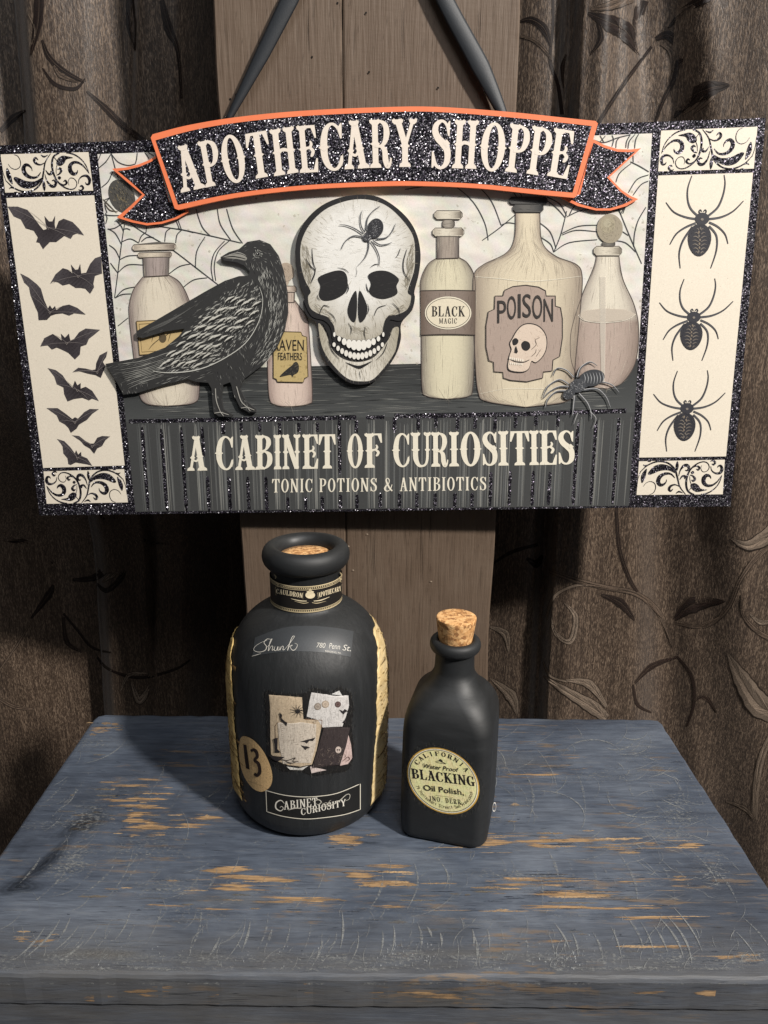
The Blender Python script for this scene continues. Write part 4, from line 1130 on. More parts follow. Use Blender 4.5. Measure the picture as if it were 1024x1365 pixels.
# ---- webs
a = Art(mapS, ('print',)); WEB = (62, 66, 70)
for Z, LL in ((W3, [[(2, 300), (60, 250), (100, 190)], [(25, 190), (5, 240)], [(100, 190), (150, 250), (220, 275), (275, 265)], [(290, 185), (285, 230), (275, 265)], [(100, 190), (125, 280), (150, 370)], [(30, 435), (80, 390), (110, 320)], [(45, 530), (90, 510)], [(200, 690), (175, 850), (150, 1050), (125, 1240)], [(240, 700), (330, 760), (470, 840), (560, 900), (655, 970)],
                    [(230, 690), (420, 715), (620, 745), (700, 765)], [(75, 740), (130, 730), (190, 690)], [(75, 735), (130, 770), (175, 850)], [(85, 855), (130, 890), (165, 960)], [(95, 985), (120, 1020), (150, 1060)], [(180, 830), (240, 810), (300, 840)], [(165, 960), (220, 935), (300, 930)], [(150, 1055), (220, 1000), (330, 1000)], [(130, 1240), (190, 1180), (270, 1160)], [(130, 1240), (180, 1215), (245, 1210)],
                    [(300, 840), (320, 790), (355, 760)], [(490, 830), (500, 760), (530, 735)], [(570, 840), (580, 780), (615, 745)], [(355, 760), (357, 720)], [(320, 830), (360, 800), (410, 800)], [(50, 635), (100, 640), (160, 640)], [(345, 180), (375, 225)], [(370, 180), (410, 205)], [(570, 670), (600, 745)], [(60, 700), (70, 660), (60, 620)], [(70, 620), (55, 560), (90, 510)], [(190, 740), (215, 735), (240, 745)], [(140, 680), (175, 720), (190, 760)]]),
              (Z5, [[(390, 90), (550, 125), (700, 160)], [(370, 195), (480, 280), (590, 365)], [(480, -6), (510, 80), (550, 125)], [(585, -6), (600, 70), (650, 145)], [(630, -6), (660, 90), (708, 162)], [(525, 130), (485, 200), (478, 280)], [(620, 150), (570, 210), (555, 280), (565, 345)], [(642, 150), (590, 200), (570, 270), (577, 345)], [(350, 310), (400, 275), (455, 262)], [(420, 375), (470, 340), (535, 330)], [(100, 565), (150, 525)], [(390, 40), (410, 95)]]),
              (Z7, [[(330, 225), (400, 175), (475, 112)], [(215, -6), (290, 60), (340, 150), (355, 225)], [(312, -6), (370, 60), (410, 160)], [(410, 160), (440, 150), (475, 155)], [(690, 100), (665, 200), (635, 275)], [(605, 40), (660, 70), (690, 120)], [(690, 125), (750, 98), (820, 95), (920, 100)], [(670, 195), (740, 165), (820, 160)], [(670, 202), (730, 182), (820, 188)], [(635, 275), (700, 235), (820, 222)], [(905, 75), (960, 210), (1010, 325)], [(885, 225), (940, 235), (985, 275)], [(575, 150), (620, 190), (645, 260)], [(577, 210), (620, 240), (635, 275)], [(930, 110), (945, 70), (960, 40)], [(605, 55), (650, 90), (685, 130)], [(700, 120), (715, 90), (730, 70)], [(455, 10), (475, 38)], [(490, 12), (497, 40)], [(440, 5), (520, 20)], [(0, 8), (60, -2), (110, -12)]]),
              (W4, [[(520, 150), (600, 170), (700, 135), (800, 110)], [(570, 118), (600, 170)], [(560, 175), (610, 120)], [(660, 115), (672, 150), (660, 200)], [(720, 128), (695, 160), (690, 210)], [(800, 110), (772, 160), (765, 210)], [(835, 108), (792, 160), (782, 215)], [(863, 106), (840, 150), (832, 215)], [(800, 315), (870, 350), (940, 392)], [(690, 470), (720, 400), (805, 328)], [(820, 260), (822, 320)], [(785, 550), (850, 450), (938, 415)], [(820, 570), (880, 490), (936, 462)], [(918, 660), (860, 760), (832, 860), (825, 960)], [(705, 670), (730, 720)], [(760, 650), (725, 715)], [(740, 845), (785, 875)]])):
    if Z is Z7: a.build('cobweb_print', sign); a = Art(mapS, ('print',))
    for P in LL: a.stroke(Z(P), [1.1, 1.4, 1.1], (50, 54, 58), 0.0004, .95)
a.build('cobweb_print', sign)

# ---- half hidden spider egg at the left
a = Art(mapS, ('print',)); ec = W3([(178, 500)])[0]
a.ellipse(ec, 16.5, 23.5, (82, 80, 76), 0.0005, 1, -0.45, 26)
for i in range(170):
    t = R.uniform(0, 6.28); rr = R.uniform(.1, .95); x, y = 15 * rr * math.cos(t), 22 * rr * math.sin(t); c_, s_ = math.cos(-.45), math.sin(-.45)
    a.hatch((ec[0] + x * c_ - y * s_, ec[1] + x * s_ + y * c_), R.uniform(.6, 1.6), R.uniform(2, 5), .6, R.choice([(40, 40, 40), (54, 52, 50), (176, 160, 124), (120, 114, 102)]), 0.0006, .75)
for P in ([(50, 545), (90, 600), (150, 610)], [(40, 520), (80, 560), (140, 620)]): a.stroke(W3(P), [.8, 1.4, .6], (96, 88, 76), 0.0006)
a.build('egg_print', sign)


# ---- painted bottles
def pbottle(art, Z, left, right, cols, lift, edge=(86, 76, 72), nv=26, hatch=0, hc=((150, 138, 126), (244, 236, 216), (120, 108, 102))):
    """bottle between a left and a right outline, shaded across like a wash drawing"""
    Lp = cr(Z(left), 10); Rp = cr(Z(right), 10)

    def at(P, v):
        x = v * (len(P) - 1); i = min(int(x), len(P) - 2); t = x - i
        return (P[i][0] + (P[i + 1][0] - P[i][0]) * t, P[i][1] + (P[i + 1][1] - P[i][1]) * t)

    def fn(u, v):
        l, r = at(Lp, v), at(Rp, v); return (l[0] + (r[0] - l[0]) * u, l[1] + (r[1] - l[1]) * u)

    def cf(u, v):
        e = abs(2 * u - 1) ** 3.2; c0, c1 = cols(u, v)
        return tuple(min(255, max(0, c0[k] + (c1[k] - c0[k]) * e)) for k in range(3))
    art.grid(fn, 16, nv, cf, lift)
    for i in range(hatch * 2):
        u = R.random(); u = u if R.random() < .45 else (R.betavariate(.5, .5)); v = R.uniform(.04, .95)
        p, q = fn(min(max(u, .03), .97), v), fn(min(max(u, .03), .97), min(v + .03, 1)); ang = math.atan2(q[1] - p[1], q[0] - p[0])
        art.hatch(p, ang, R.uniform(8, 34), R.uniform(.3, .8), R.choice(hc), lift + .0001, R.uniform(.12, .38))
    for P in (Lp, Rp): art.stroke(P, [.9, .9], edge, lift + .0002, .95, 0, 0)
    art.stroke([Lp[-1], Rp[-1]], .9, edge, lift + .0002, .95, 0, 0)
    return fn


GL = lambda u, v: ((226, 214, 190), (150, 136, 128))


def capr(art, Z, x0, x1, y0, y1, c0, c1, lift, edge=(92, 84, 78), sl=0):
    r = (y1 - y0) * .3
    P = Z([(x0 + r, y0), (x1 - r, y0 + sl), (x1, y0 + sl + r), (x1, y1 + sl - r), (x1 - r, y1 + sl), (x0 + r, y1), (x0, y1 - r), (x0, y0 + r)])
    q = Z([(x0, y0), (x1, y0 + sl), (x1, y1 + sl), (x0, y1)]); w_ = warp(q)
    art.poly(P, c0, lift); art.grid(lambda u, v: w_(.03 + .94 * u, .12 + .76 * v), 10, 3, lambda u, v: tuple(c0[k] + (c1[k] - c0[k]) * abs(2 * u - .8) ** 2 for k in range(3)), lift + .00005)
    art.stroke(P, .8, edge, lift + .0002, .95, 0, 0, True)
    a_, b_ = w_(0, 0), w_(1, 1)
    for i in range(8): art.hatch(w_(R.uniform(.1, .9), R.uniform(.2, .8)), R.uniform(-.1, .1), R.uniform(3, 10), .4, c1, lift + .0001, .5)


a = Art(mapS, ('print',))
pbottle(a, Z5, [(222, 325), (180, 380), (157, 450), (155, 520), (175, 700), (200, 880), (235, 942), (330, 955)], [(345, 315), (400, 350), (440, 420), (470, 520), (490, 700), (497, 880), (470, 940), (340, 955)], lambda u, v: ((228, 218, 198), (138, 124, 120)), .0005, hatch=150)
pbottle(a, Z5, [(222, 230), (228, 325)], [(350, 228), (347, 318)], lambda u, v: ((176, 162, 156), (92, 86, 84)), .0009, hatch=30)
capr(a, Z5, 170, 383, 168, 198, (224, 212, 192), (150, 138, 126), .0009, sl=-6); capr(a, Z5, 197, 362, 208, 232, (220, 208, 188), (148, 136, 124), .0009, sl=-4)
a.poly(Z5([(200, 165), (290, 155), (370, 160), (370, 164), (200, 170)]), (110, 106, 100), .0008)
lab = Z5([(190, 542), (420, 530), (440, 690), (206, 706)]); a.poly(lab, (206, 180, 130), .0012); a.stroke(lab, 1.0, (96, 80, 54), .0014, 1, 0, 0, True); a.stroke(Z5([(203, 556), (408, 544), (424, 678), (217, 692)]), .6, (120, 100, 66), .0014, 1, 0, 0, True)
for P in ([(310, 620), (280, 600), (265, 640)], [(330, 615), (355, 600), (345, 640)], [(300, 630), (270, 655), (250, 680)], [(320, 600), (335, 585), (350, 560)], [(300, 600), (290, 585)]): a.stroke(Z5(P), [.9, .9, .4], (70, 62, 48), .0014)
a.ellipse(Z5([(318, 625)])[0], 5, 6, (96, 84, 64), .0014)
a.build('painted_bottle', sign)

a = Art(mapS, ('print',))
pbottle(a, Z5, [(905, 440), (885, 480), (838, 560), (830, 640), (836, 900), (870, 950), (940, 957)], [(962, 440), (985, 470), (1024, 530), (1034, 620), (1048, 900), (1030, 945), (950, 957)], lambda u, v: ((224, 204, 190), (158, 138, 130)), .0005, hatch=110)
pbottle(a, Z5, [(915, 395), (912, 450)], [(962, 395), (960, 450)], lambda u, v: ((200, 182, 168), (138, 122, 112)), .0007, hatch=10)
capr(a, Z5, 895, 970, 370, 400, (214, 198, 182), (150, 136, 124), .0009)
a.ellipse(Z5([(912, 345)])[0], 6, 8, (186, 170, 152), .0008); c0 = Z5([(918, 302)])[0]; a.ellipse(c0, 11.5, 12.5, (180, 164, 146), .0010)
for i in range(40): a.hatch((c0[0] + R.uniform(-7, 9), c0[1] + R.uniform(-9, 9)), R.uniform(.6, 1.4), R.uniform(3, 7), .4, R.choice([(140, 124, 108), (206, 192, 174)]), .0011, .6)
lp = [(875, 592), (1010, 592), (1022, 606), (1024, 826), (1010, 842), (885, 840), (862, 820), (860, 610)]
lp = Z6([(105, 818), (262, 822), (270, 842), (295, 850), (302, 1075), (282, 1085), (275, 1108), (128, 1105), (122, 1090), (105, 1082)])
a.poly(lp, (196, 174, 122), .0012)
for i in range(60): a.ellipse(rand_in(lp), R.uniform(.5, 2), R.uniform(.5, 2), R.choice([(180, 156, 104), (210, 190, 140)]), .0013, .4, 0, 6)
a.stroke(lp, 1.0, (70, 60, 46), .0014, 1, 0, 0, True)
bx = lambda Z, x0, y0, x1, y1, sl=0: tuple(Z([(x0, y1), (x1, y1 + sl), (x0, y0), (x1, y0 + sl)]))
a.glyphs(sans('RAVEN'), bx(Z6, 108, 866, 278, 928), (40, 36, 34), .0015); a.glyphs(sans('FEATHERS'), bx(Z6, 132, 938, 268, 980, 2), (60, 54, 46), .0015)
rp = Z6([(238, 992), (222, 996), (212, 1010), (180, 1035), (140, 1075), (175, 1070), (205, 1065), (212, 1080), (220, 1066), (245, 1050), (250, 1015)]); a.poly(cr(rp, 3, True), (50, 48, 46), .0015)
for i in range(30): a.hatch(rand_in(rp), -.7, 2.5, .3, (150, 140, 116), .0016, .7)
a.build('painted_bottle', sign)

a = Art(mapS, ('print',))
pbottle(a, Z7, [(137, 300), (100, 325), (72, 380), (66, 440), (70, 640), (73, 850), (95, 890), (180, 902)], [(230, 298), (265, 320), (294, 370), (300, 440), (298, 640), (290, 850), (270, 890), (185, 902)], lambda u, v: ((222, 214, 186), (126, 118, 108)), .0005, hatch=130)
pbottle(a, Z7, [(137, 205), (137, 303)], [(230, 205), (230, 300)], lambda u, v: ((168, 156, 144), (86, 80, 78)), .0009, hatch=30)
capr(a, Z7, 118, 252, 172, 208, (222, 214, 196), (150, 140, 126), .0010); capr(a, Z7, 160, 212, 135, 174, (166, 158, 146), (110, 104, 96), .0008); capr(a, Z7, 125, 245, 98, 135, (220, 212, 194), (140, 132, 120), .0010)
a.grid(lambda u, v: Z7([(67 + 233 * u, 440 + 10 * math.sin(math.pi * u) * -.4 + v * 188)])[0], 14, 6, lambda u, v: tuple(c - 40 * abs(2 * u - 1) ** 3 for c in (142, 128, 118)), .0010)
for y in (440, 629): a.stroke(Z7([(66, y), (180, y - 2), (300, y)]), 1.1, (70, 62, 58), .0012)
for i in range(90): a.hatch(Z7([(R.uniform(80, 290), R.uniform(450, 620))])[0], 1.57, R.uniform(4, 14), .5, R.choice([(120, 106, 98), (160, 146, 134)]), .0011, .5)
e0 = Z7([(184, 535)])[0]; a.ellipse(e0, 31, 22, (236, 228, 206), .0013, 1, 0, 30); a.ellipse(e0, 29.4, 20.4, (90, 82, 74), .00135, 1, 0, 30); a.ellipse(e0, 28.6, 19.6, (230, 220, 196), .0014, 1, 0, 30)
mq = lambda x, y: (e0[0] + x, e0[1] - y)
serif_line(a, 'BLACK', mq, -22, 22.5, -4.5, 13.5, (52, 48, 46), .0016, .12, .05); serif_line(a, 'MAGIC', mq, -12, 12, -14, 7, (80, 74, 68), .0016, .10, .05, gap=.12)
a.build('painted_bottle', sign)

a = Art(mapS, ('print',))
fn = pbottle(a, Z7, [(818, 285), (806, 340), (760, 450), (722, 560), (705, 650), (715, 760), (770, 840), (860, 858)], [(912, 285), (930, 390), (978, 500), (997, 600), (985, 740), (930, 830), (865, 858)], lambda u, v: ((226, 218, 200) if v < .45 else (186, 168, 156), (160, 150, 140) if v < .45 else (136, 120, 110)), .0004, hatch=120)
a.poly(Z7([(738, 545), (760, 525), (850, 515), (940, 520), (985, 540), (940, 565), (850, 575), (770, 568)]), (206, 194, 178), .0007, .9)
a.stroke(Z7([(738, 545), (770, 568), (850, 576), (940, 566), (985, 540)]), [.5, 1, .5], (232, 224, 208), .0008)
a.strip(Z7([(832, 380), (832, 600), (838, 840)]), Z7([(858, 380), (856, 600), (852, 840)]), (228, 220, 206), .0008, .55)
capr(a, Z7, 805, 925, 250, 290, (216, 208, 190), (146, 138, 124), .0009); capr(a, Z7, 842, 896, 230, 252, (120, 116, 108), (90, 86, 80), .0008)
c0 = Z7([(874, 175)])[0]; a.ellipse(c0, 17.2, 19.6, (160, 150, 130), .0010, 1, 0, 28); a.ellipse((c0[0] - 3, c0[1] - 5), 10, 11, (188, 178, 152), .0011, .7, 0, 20); a.ellipse((c0[0] - 4, c0[1] - 7), 5, 6, (204, 196, 170), .0012, .6, 0, 14)
for i in range(110):
    t = R.uniform(0, 6.28); rr = R.uniform(.1, .95); a.hatch((c0[0] + 16 * rr * math.cos(t), c0[1] + 18 * rr * math.sin(t)), t + 1.57, R.uniform(2, 5), .4, R.choice([(128, 118, 100), (196, 186, 162), (112, 104, 90)]), .0013, .55)
a.build('painted_bottle', sign)

a = Art(mapS, ('print',))
pbottle(a, Z7, [(472, 105), (466, 220), (430, 280), (335, 328), (296, 368), (290, 450), (298, 700), (312, 870), (350, 912), (510, 936)], [(576, 105), (585, 230), (640, 290), (732, 328), (756, 375), (752, 480), (730, 720), (714, 870), (680, 915), (520, 936)], lambda u, v: ((222, 210, 184), (150, 136, 122)), .0006, nv=40, hatch=300)
capr(a, Z7, 445, 607, 40, 70, (92, 90, 88), (60, 60, 60), .0012, (40, 40, 40)); capr(a, Z7, 462, 590, 70, 105, (96, 94, 90), (58, 58, 58), .0011, (40, 40, 40))
a.stroke(Z7([(300, 380), (400, 388), (520, 400), (640, 392), (750, 378)]), [.5, 1.2, .5], (242, 236, 218), .0008, .8)
a.stroke(Z7([(320, 880), (420, 860), (520, 858), (620, 862), (705, 880)]), [.4, 1, .4], (244, 238, 220), .0008, .7)
lp = Z7([(418, 462), (425, 438), (460, 422), (515, 416), (570, 424), (600, 440), (603, 462), (642, 462), (642, 505), (664, 512), (672, 560), (672, 640), (660, 720), (632, 735), (628, 782), (590, 786), (588, 812), (520, 828), (450, 822), (420, 812), (418, 788), (380, 785), (378, 745), (358, 738), (346, 680), (346, 590), (356, 530), (382, 518), (384, 462)])
a.poly(lp, (176, 158, 146), .0010)
for i in range(120): a.hatch(rand_in(lp), 1.57 + R.uniform(-.2, .2), R.uniform(4, 14), .6, R.choice([(164, 146, 136), (188, 170, 158)]), .0011, .5)
a.stroke(lp, 1.1, (66, 60, 58), .0013, 1, 0, 0, True)
for i, (c, x0, x1, y0, y1) in enumerate((('P', 394, 432, 482, 578), ('O', 436, 474, 462, 562), ('I', 482, 494, 454, 556), ('S', 502, 538, 454, 554), ('O', 544, 586, 458, 560), ('N', 592, 632, 474, 572))):
    a.glyphs(sans(c), bx(Z7, x0, y0, x1, y1), (58, 54, 52), .0015)
sk = Z7([(475, 610), (500, 585), (535, 578), (575, 592), (603, 630), (606, 680), (590, 720), (560, 748), (540, 742), (528, 775), (500, 790), (450, 785), (436, 768), (440, 735), (444, 715), (452, 690), (445, 665), (458, 640)])
a.poly(cr(sk, 3, True), (50, 46, 46), .0015)
sk2 = [((x - 704) * .955 + 704, (y - 463.7) * .955 + 463.7) for x, y in sk]; a.poly(cr(sk2, 3, True), (222, 204, 186), .0016)
for i in range(60): a.hatch(rand_in(sk2), R.uniform(.4, 1.2), R.uniform(3, 7), .5, R.choice([(196, 172, 152), (206, 186, 168), (236, 222, 206)]), .0017, .55)
a.poly(cr(Z7([(496, 668), (510, 654), (530, 662), (534, 682), (520, 696), (502, 690)]), 3, True), (44, 42, 42), .0018); a.poly(cr(Z7([(458, 652), (472, 642), (484, 652), (478, 668), (462, 672)]), 3, True), (44, 42, 42), .0018)
a.poly(Z7([(474, 675), (482, 700), (476, 708), (466, 704), (468, 686)]), (44, 42, 42), .0018); a.stroke(Z7([(440, 728), (470, 742), (505, 745), (530, 735)]), [1, 1.6, .8], (50, 46, 46), .0018)
for i in range(7): a.ellipse(Z7([(448 + i * 9, 728 + i * 1.5)])[0], 1.2, 2, (240, 230, 214), .0019, 1, 0, 8); a.ellipse(Z7([(450 + i * 8, 750 + i * .6)])[0], 1, 1.8, (240, 230, 214), .0019, 1, 0, 8)
for P in ([(540, 690), (560, 670), (556, 650), (575, 640)], [(560, 720), (580, 690)], [(540, 720), (556, 705), (560, 690)]): a.stroke(Z7(P), [.6, .8, .3], (90, 76, 68), .0018)
a.build('painted_bottle', sign)

# ---- grey spider climbing at the lower right of the picture
a = Art(mapS, ('print',))
for P in ([(700, 850), (660, 850), (620, 870), (590, 900)], [(700, 840), (660, 820), (610, 850), (588, 895)], [(710, 870), (650, 870), (610, 905), (600, 940)], [(720, 810), (690, 780), (650, 772), (630, 805)], [(735, 810), (750, 770), (790, 745), (820, 760)], [(770, 850), (820, 830), (880, 840), (915, 875)], [(760, 865), (820, 860), (860, 895), (878, 940)], [(745, 880), (780, 920), (795, 960), (796, 990)], [(725, 890), (720, 940), (715, 975)]):
    a.stroke(Z7(P), [2.4, 2.0, 1.7, .8], (86, 88, 92), .0020); a.stroke(Z7([(x - 2, y - 3) for x, y in P]), [.7, .7, .5, .2], (214, 214, 214), .0021, .85)
for P in ([(738, 960), (728, 985), (720, 1010)], [(790, 955), (815, 985), (800, 1030)]): a.stroke(Z7(P), [1.2, 1, .3], (160, 160, 160), .0020)
a.ellipse(Z7([(798, 812)])[0], 17, 11, (64, 66, 70), .0022, 1, -.2, 24); a.ellipse(Z7([(738, 845)])[0], 11, 9, (74, 76, 80), .0023, 1, -.4, 18); a.ellipse(Z7([(700, 880)])[0], 9, 6.5, (66, 68, 72), .0023, 1, -.6, 16)
for k in range(7): x = 762 + k * 13; a.stroke(Z7([(x, 792 - k * 1), (x + 7, 812), (x + 4, 838 - abs(k - 3) * 2)]), [.3, 1.3, .3], (172, 174, 176), .0024, .8)
for i in range(60): a.hatch(Z7([(R.uniform(705, 765), R.uniform(825, 868))])[0], R.uniform(0, 1.5), R.uniform(1.5, 4), .5, R.choice([(190, 190, 192), (40, 42, 44)]), .0024, .7)
for i in range(30): a.hatch(Z7([(R.uniform(678, 722), R.uniform(862, 905))])[0], R.uniform(0, 1.5), R.uniform(1.5, 3), .5, R.choice([(220, 220, 220), (36, 38, 40)]), .0024, .7)
a.build('spider_print', sign)

# ---- lettering at the foot
a = Art(mapS, ('print',)); LC = (240, 233, 214)
base_y = lambda x: 627.6 - (x - 250) / 516 * 8.6
for c, x0, x1 in [('A', 250.2, 274.8), ('C', 288.2, 312.4), ('A', 314.2, 338.8), ('B', 341, 363.4), ('I', 365.2, 375.2), ('N', 376.6, 400.9), ('E', 403.9, 424.6), ('T', 424.6, 448.4), ('O', 463, 484.5), ('F', 486.8, 510), ('C', 524.3, 547.2), ('U', 548.3, 575), ('R', 575.6, 598.2), ('I', 599, 612), ('O', 613.6, 641.5), ('S', 642.3, 663.6), ('I', 664.5, 678), ('T', 679.5, 706.5), ('I', 705.9, 718.4), ('E', 720, 743), ('S', 743.4, 766.4)]:
    b0, b1 = base_y(x0), base_y(x1)
    a.glyphs(glyph(c, .138, .052, True)[0], ((x0, b0), (x1, b1), (x0 - .4, b0 - 45.5), (x1 - .4, b1 - 45.5)), LC, .00045)
a.build('lettering', sign)
a = Art(mapS, ('print',))
serif_line(a, 'TONIC POTIONS & ANTIBIOTICS', lambda x, y: (x, 656.6 - (x - 362) / 286 * 3.1 - y), 362.5, 648.5, 0, 18, LC, .00045, .115, .05, gap=.075)
a.build('lettering', sign)

# ---- skull cut-out
SKO = Z6([(605, 40), (700, 53), (790, 103), (872, 180), (922, 270), (942, 380), (932, 490), (907, 590), (910, 630), (892, 700), (832, 772), (830, 860), (802, 950), (742, 1040), (682, 1100), (610, 1120), (538, 1110), (468, 1062), (398, 982), (362, 900), (348, 770), (297, 732), (272, 660), (282, 620), (252, 540), (231, 420), (236, 300), (286, 190), (378, 103), (490, 55)])
SKO = cr(SKO, 4, True)
skc = (sum(p[0] for p in SKO) / len(SKO), sum(p[1] for p in SKO) / len(SKO))
skull = slab('skull_cutout', mapS, SKO, 0.0002, 0.0046, sign, ('mdf_edge', 'mdf_edge'))
a = Art(mapS, ('print',)); z = 0.0047
BLK = (40, 39, 40); BONE = (232, 228, 218)
a.poly(SKO, BLK, z)
cran = Z6([(600, 66), (700, 82), (780, 127), (860, 212), (903, 290), (910, 400), (903, 480), (868, 590), (888, 622), (868, 690), (810, 722), (762, 728), (738, 760), (735, 800), (722, 828), (690, 850), (590, 885), (490, 850), (448, 830), (436, 780), (420, 740), (350, 712), (312, 680), (302, 622), (317, 590), (282, 520), (260, 420), (264, 310), (312, 210), (397, 127), (500, 82)])
cran = cr(cran, 4, True)
skx, sky = Z6([(585, 330)])[0]


def bone(x, y):
    d = math.hypot((x - skx) / 76, (y - sky) / (74 if y < sky else 110)); e = max(0, d - .55) ** 1.4 * 1.25 + .05 * math.sin(x * .31 + 2 * math.sin(y * .13)) * math.sin(y * .27)
    e = min(max(e, 0), .75); w_ = (238, 236, 230); g_ = (150, 141, 120)
    return tuple(w_[k] + (g_[k] - w_[k]) * e for k in range(3))


a.poly(cran, bone, z + .0001)
jaw = cr(Z6([(360, 775), (388, 800), (412, 852), (430, 905), (470, 955), (530, 985), (600, 992), (670, 970), (720, 920), (765, 855), (785, 802), (818, 798), (810, 870), (793, 940), (730, 1030), (668, 1092), (610, 1102), (542, 1093), (482, 1050), (412, 965), (377, 890)]), 4, True)
a.poly(jaw, lambda x, y: tuple(c - 60 * min(1, (abs(x - 478) / 55)) ** 2 * (1, 1.03, 1.15)[k] for k, c in enumerate((226, 221, 209))), z + .0001)
gx, gy = Z6([(590, 400)])[0]
for poly_, n in ((cran, 900), (jaw, 260)):                  # pencil shading, denser towards the sides
    for i in range(n):
        p = rand_in(poly_); d = math.hypot((p[0] - gx) / 70, (p[1] - gy) / 90)
        if R.random() < max(.05, min(1, (d - .55) * 1.6)): a.hatch(p, math.atan2(p[1] - gy, p[0] - gx) + R.uniform(-.25, .25), R.uniform(5, 14), R.uniform(.4, 1.1), R.choice([(190, 182, 164), (176, 168, 150), (204, 198, 184), (158, 150, 134)]), z + .0002, R.uniform(.2, .5), R.uniform(-1, 1))
        elif R.random() < .3: a.hatch(p, R.uniform(-.3, .5), R.uniform(6, 16), R.uniform(.6, 1.4), (244, 242, 236), z + .0002, .4)
# temple shadows
for P in ([(262, 420), (300, 430), (330, 470), (320, 540), (310, 590), (285, 520)], [(905, 430), (870, 470), (850, 520), (862, 580), (885, 530)], [(265, 320), (300, 340), (325, 420), (315, 480), (275, 460)], [(905, 300), (880, 350), (860, 430), (870, 480), (900, 450)]): [a.hatch(rand_in(Z6(P)), R.uniform(.9, 1.6) * (1 if P[0][0] < 590 else -1), R.uniform(5, 12), R.uniform(.5, 1.0), R.choice([(150, 142, 122), (172, 164, 144), (128, 120, 104)]), z + .0003, R.uniform(.3, .6)) for _ in range(90)]
for P in ([(330, 650), (400, 690), (450, 740), (440, 780), (420, 735), (350, 708)], [(850, 660), (790, 700), (750, 740), (742, 775), (765, 730), (840, 705)], [(540, 780), (600, 800), (650, 790), (640, 830), (550, 830)]): [a.hatch(rand_in(Z6(P)), R.uniform(.2, .9) * (1 if P[0][0] < 590 else -1), R.uniform(4, 10), R.uniform(.5, 1.0), R.choice([(160, 152, 134), (184, 176, 158)]), z + .0003, R.uniform(.3, .6)) for _ in range(60)]
for P in ([(360, 512), (440, 477), (495, 473), (522, 500), (527, 560), (510, 602), (450, 636), (390, 642), (364, 612), (372, 560)], [(643, 500), (690, 474), (760, 478), (818, 520), (805, 560), (808, 605), (740, 632), (680, 622), (650, 590), (660, 545)]):
    a.poly(cr(Z6(P), 4, True), BLK, z + .0005)
    for i in range(26): a.hatch(rand_in(Z6(P)), R.uniform(-.3, .3), R.uniform(4, 9), .5, (84, 82, 80), z + .0006, .5)
for P in ([(570, 588), (542, 640), (527, 700), (540, 745), (568, 764), (580, 700), (580, 612)], [(594, 588), (622, 630), (640, 690), (626, 745), (596, 764), (586, 690)]): a.poly(cr(Z6(P), 4, True), BLK, z + .0005)
for P, w in (([(284, 645), (330, 722), (400, 748), (440, 792), (446, 860)], [3, 6, 5, 5, 3]), ([(892, 690), (830, 745), (765, 742), (742, 795), (738, 850)], [3, 6, 5, 5, 3]), ([(300, 700), (345, 735), (395, 752)], [.6, 1.8, .6]), ([(325, 345), (330, 420), (346, 465)], [.5, 1.4, .6]), ([(290, 405), (320, 450), (342, 475), (322, 530)], [.5, 1.4, 1, .5]), ([(345, 460), (338, 500), (318, 545)], [1, 1.2, .5]), ([(865, 350), (845, 420), (848, 480), (880, 530)], [.5, 1.3, 1.3, .4]), ([(828, 345), (815, 380), (800, 400)], [.4, 1, .3]),
            ([(425, 680), (390, 672), (365, 725)], [.5, 1.3, .4]), ([(415, 705), (445, 730), (462, 765)], [.3, 1.1, .3]), ([(748, 668), (700, 685), (678, 730)], [.4, 1.3, .4]), ([(782, 655), (815, 690), (828, 730)], [.4, 1.2, .4]), ([(530, 768), (548, 800), (545, 835)], [.3, 1.1, .3]), ([(628, 790), (622, 830), (632, 865)], [.3, 1.1, .3]), ([(470, 455), (510, 465), (535, 485)], [.3, 1.0, .3]), ([(655, 455), (680, 438), (710, 435)], [.3, 1.2, .3]), ([(633, 545), (640, 580), (652, 598)], [.4, 1.6, .4]), ([(525, 540), (532, 575), (520, 602)], [.4, 1.4, .4]), ([(640, 660), (648, 690), (640, 720)], [.3, 1, .3]), ([(355, 610), (360, 630), (372, 640)], [.4, 1, .3]),
            ([(415, 870), (440, 930), (480, 975)], [.4, 1.2, .4]), ([(755, 880), (730, 940), (690, 980)], [.4, 1.2, .4]), ([(385, 770), (405, 800), (425, 850)], [.6, 2.6, .6]), ([(575, 450), (580, 480), (572, 510)], [.2, .5, .2]), ([(600, 1040), (596, 1060), (604, 1090)], [.2, .7, .2])):
    a.stroke(Z6(P), w, BLK, z + .0007)
mouth = cr(Z6([(440, 862), (470, 895), (530, 928), (600, 936), (660, 922), (718, 884), (745, 835), (738, 890), (690, 930), (605, 952), (520, 946), (462, 912)]), 4, True); a.poly(mouth, BLK, z + .0006)
a.poly(cr(Z6([(512, 992), (560, 1008), (600, 1012), (668, 986), (620, 1020), (592, 1030), (560, 1018)]), 3, True), BLK, z + .0006)
for i in range(11):                                        # upper and lower teeth
    t = i / 10; x = 452 + t * 278; y = 842 + 62 * math.sin(math.pi * t) ** .8 - 6; rw = (9 + 12 * math.sin(math.pi * t)); rh = 16 + 18 * math.sin(math.pi * t) ** 2
    c = Z6([(x, y)])[0]; a.ellipse(c, rw / 4.267 * .95, rh / 4.267, BLK, z + .0008, 1, 0, 14); a.ellipse((c[0], c[1] - .1), rw / 4.267 * .95 - .45, rh / 4.267 - .5, (240, 237, 228), z + .0009, 1, 0, 14)
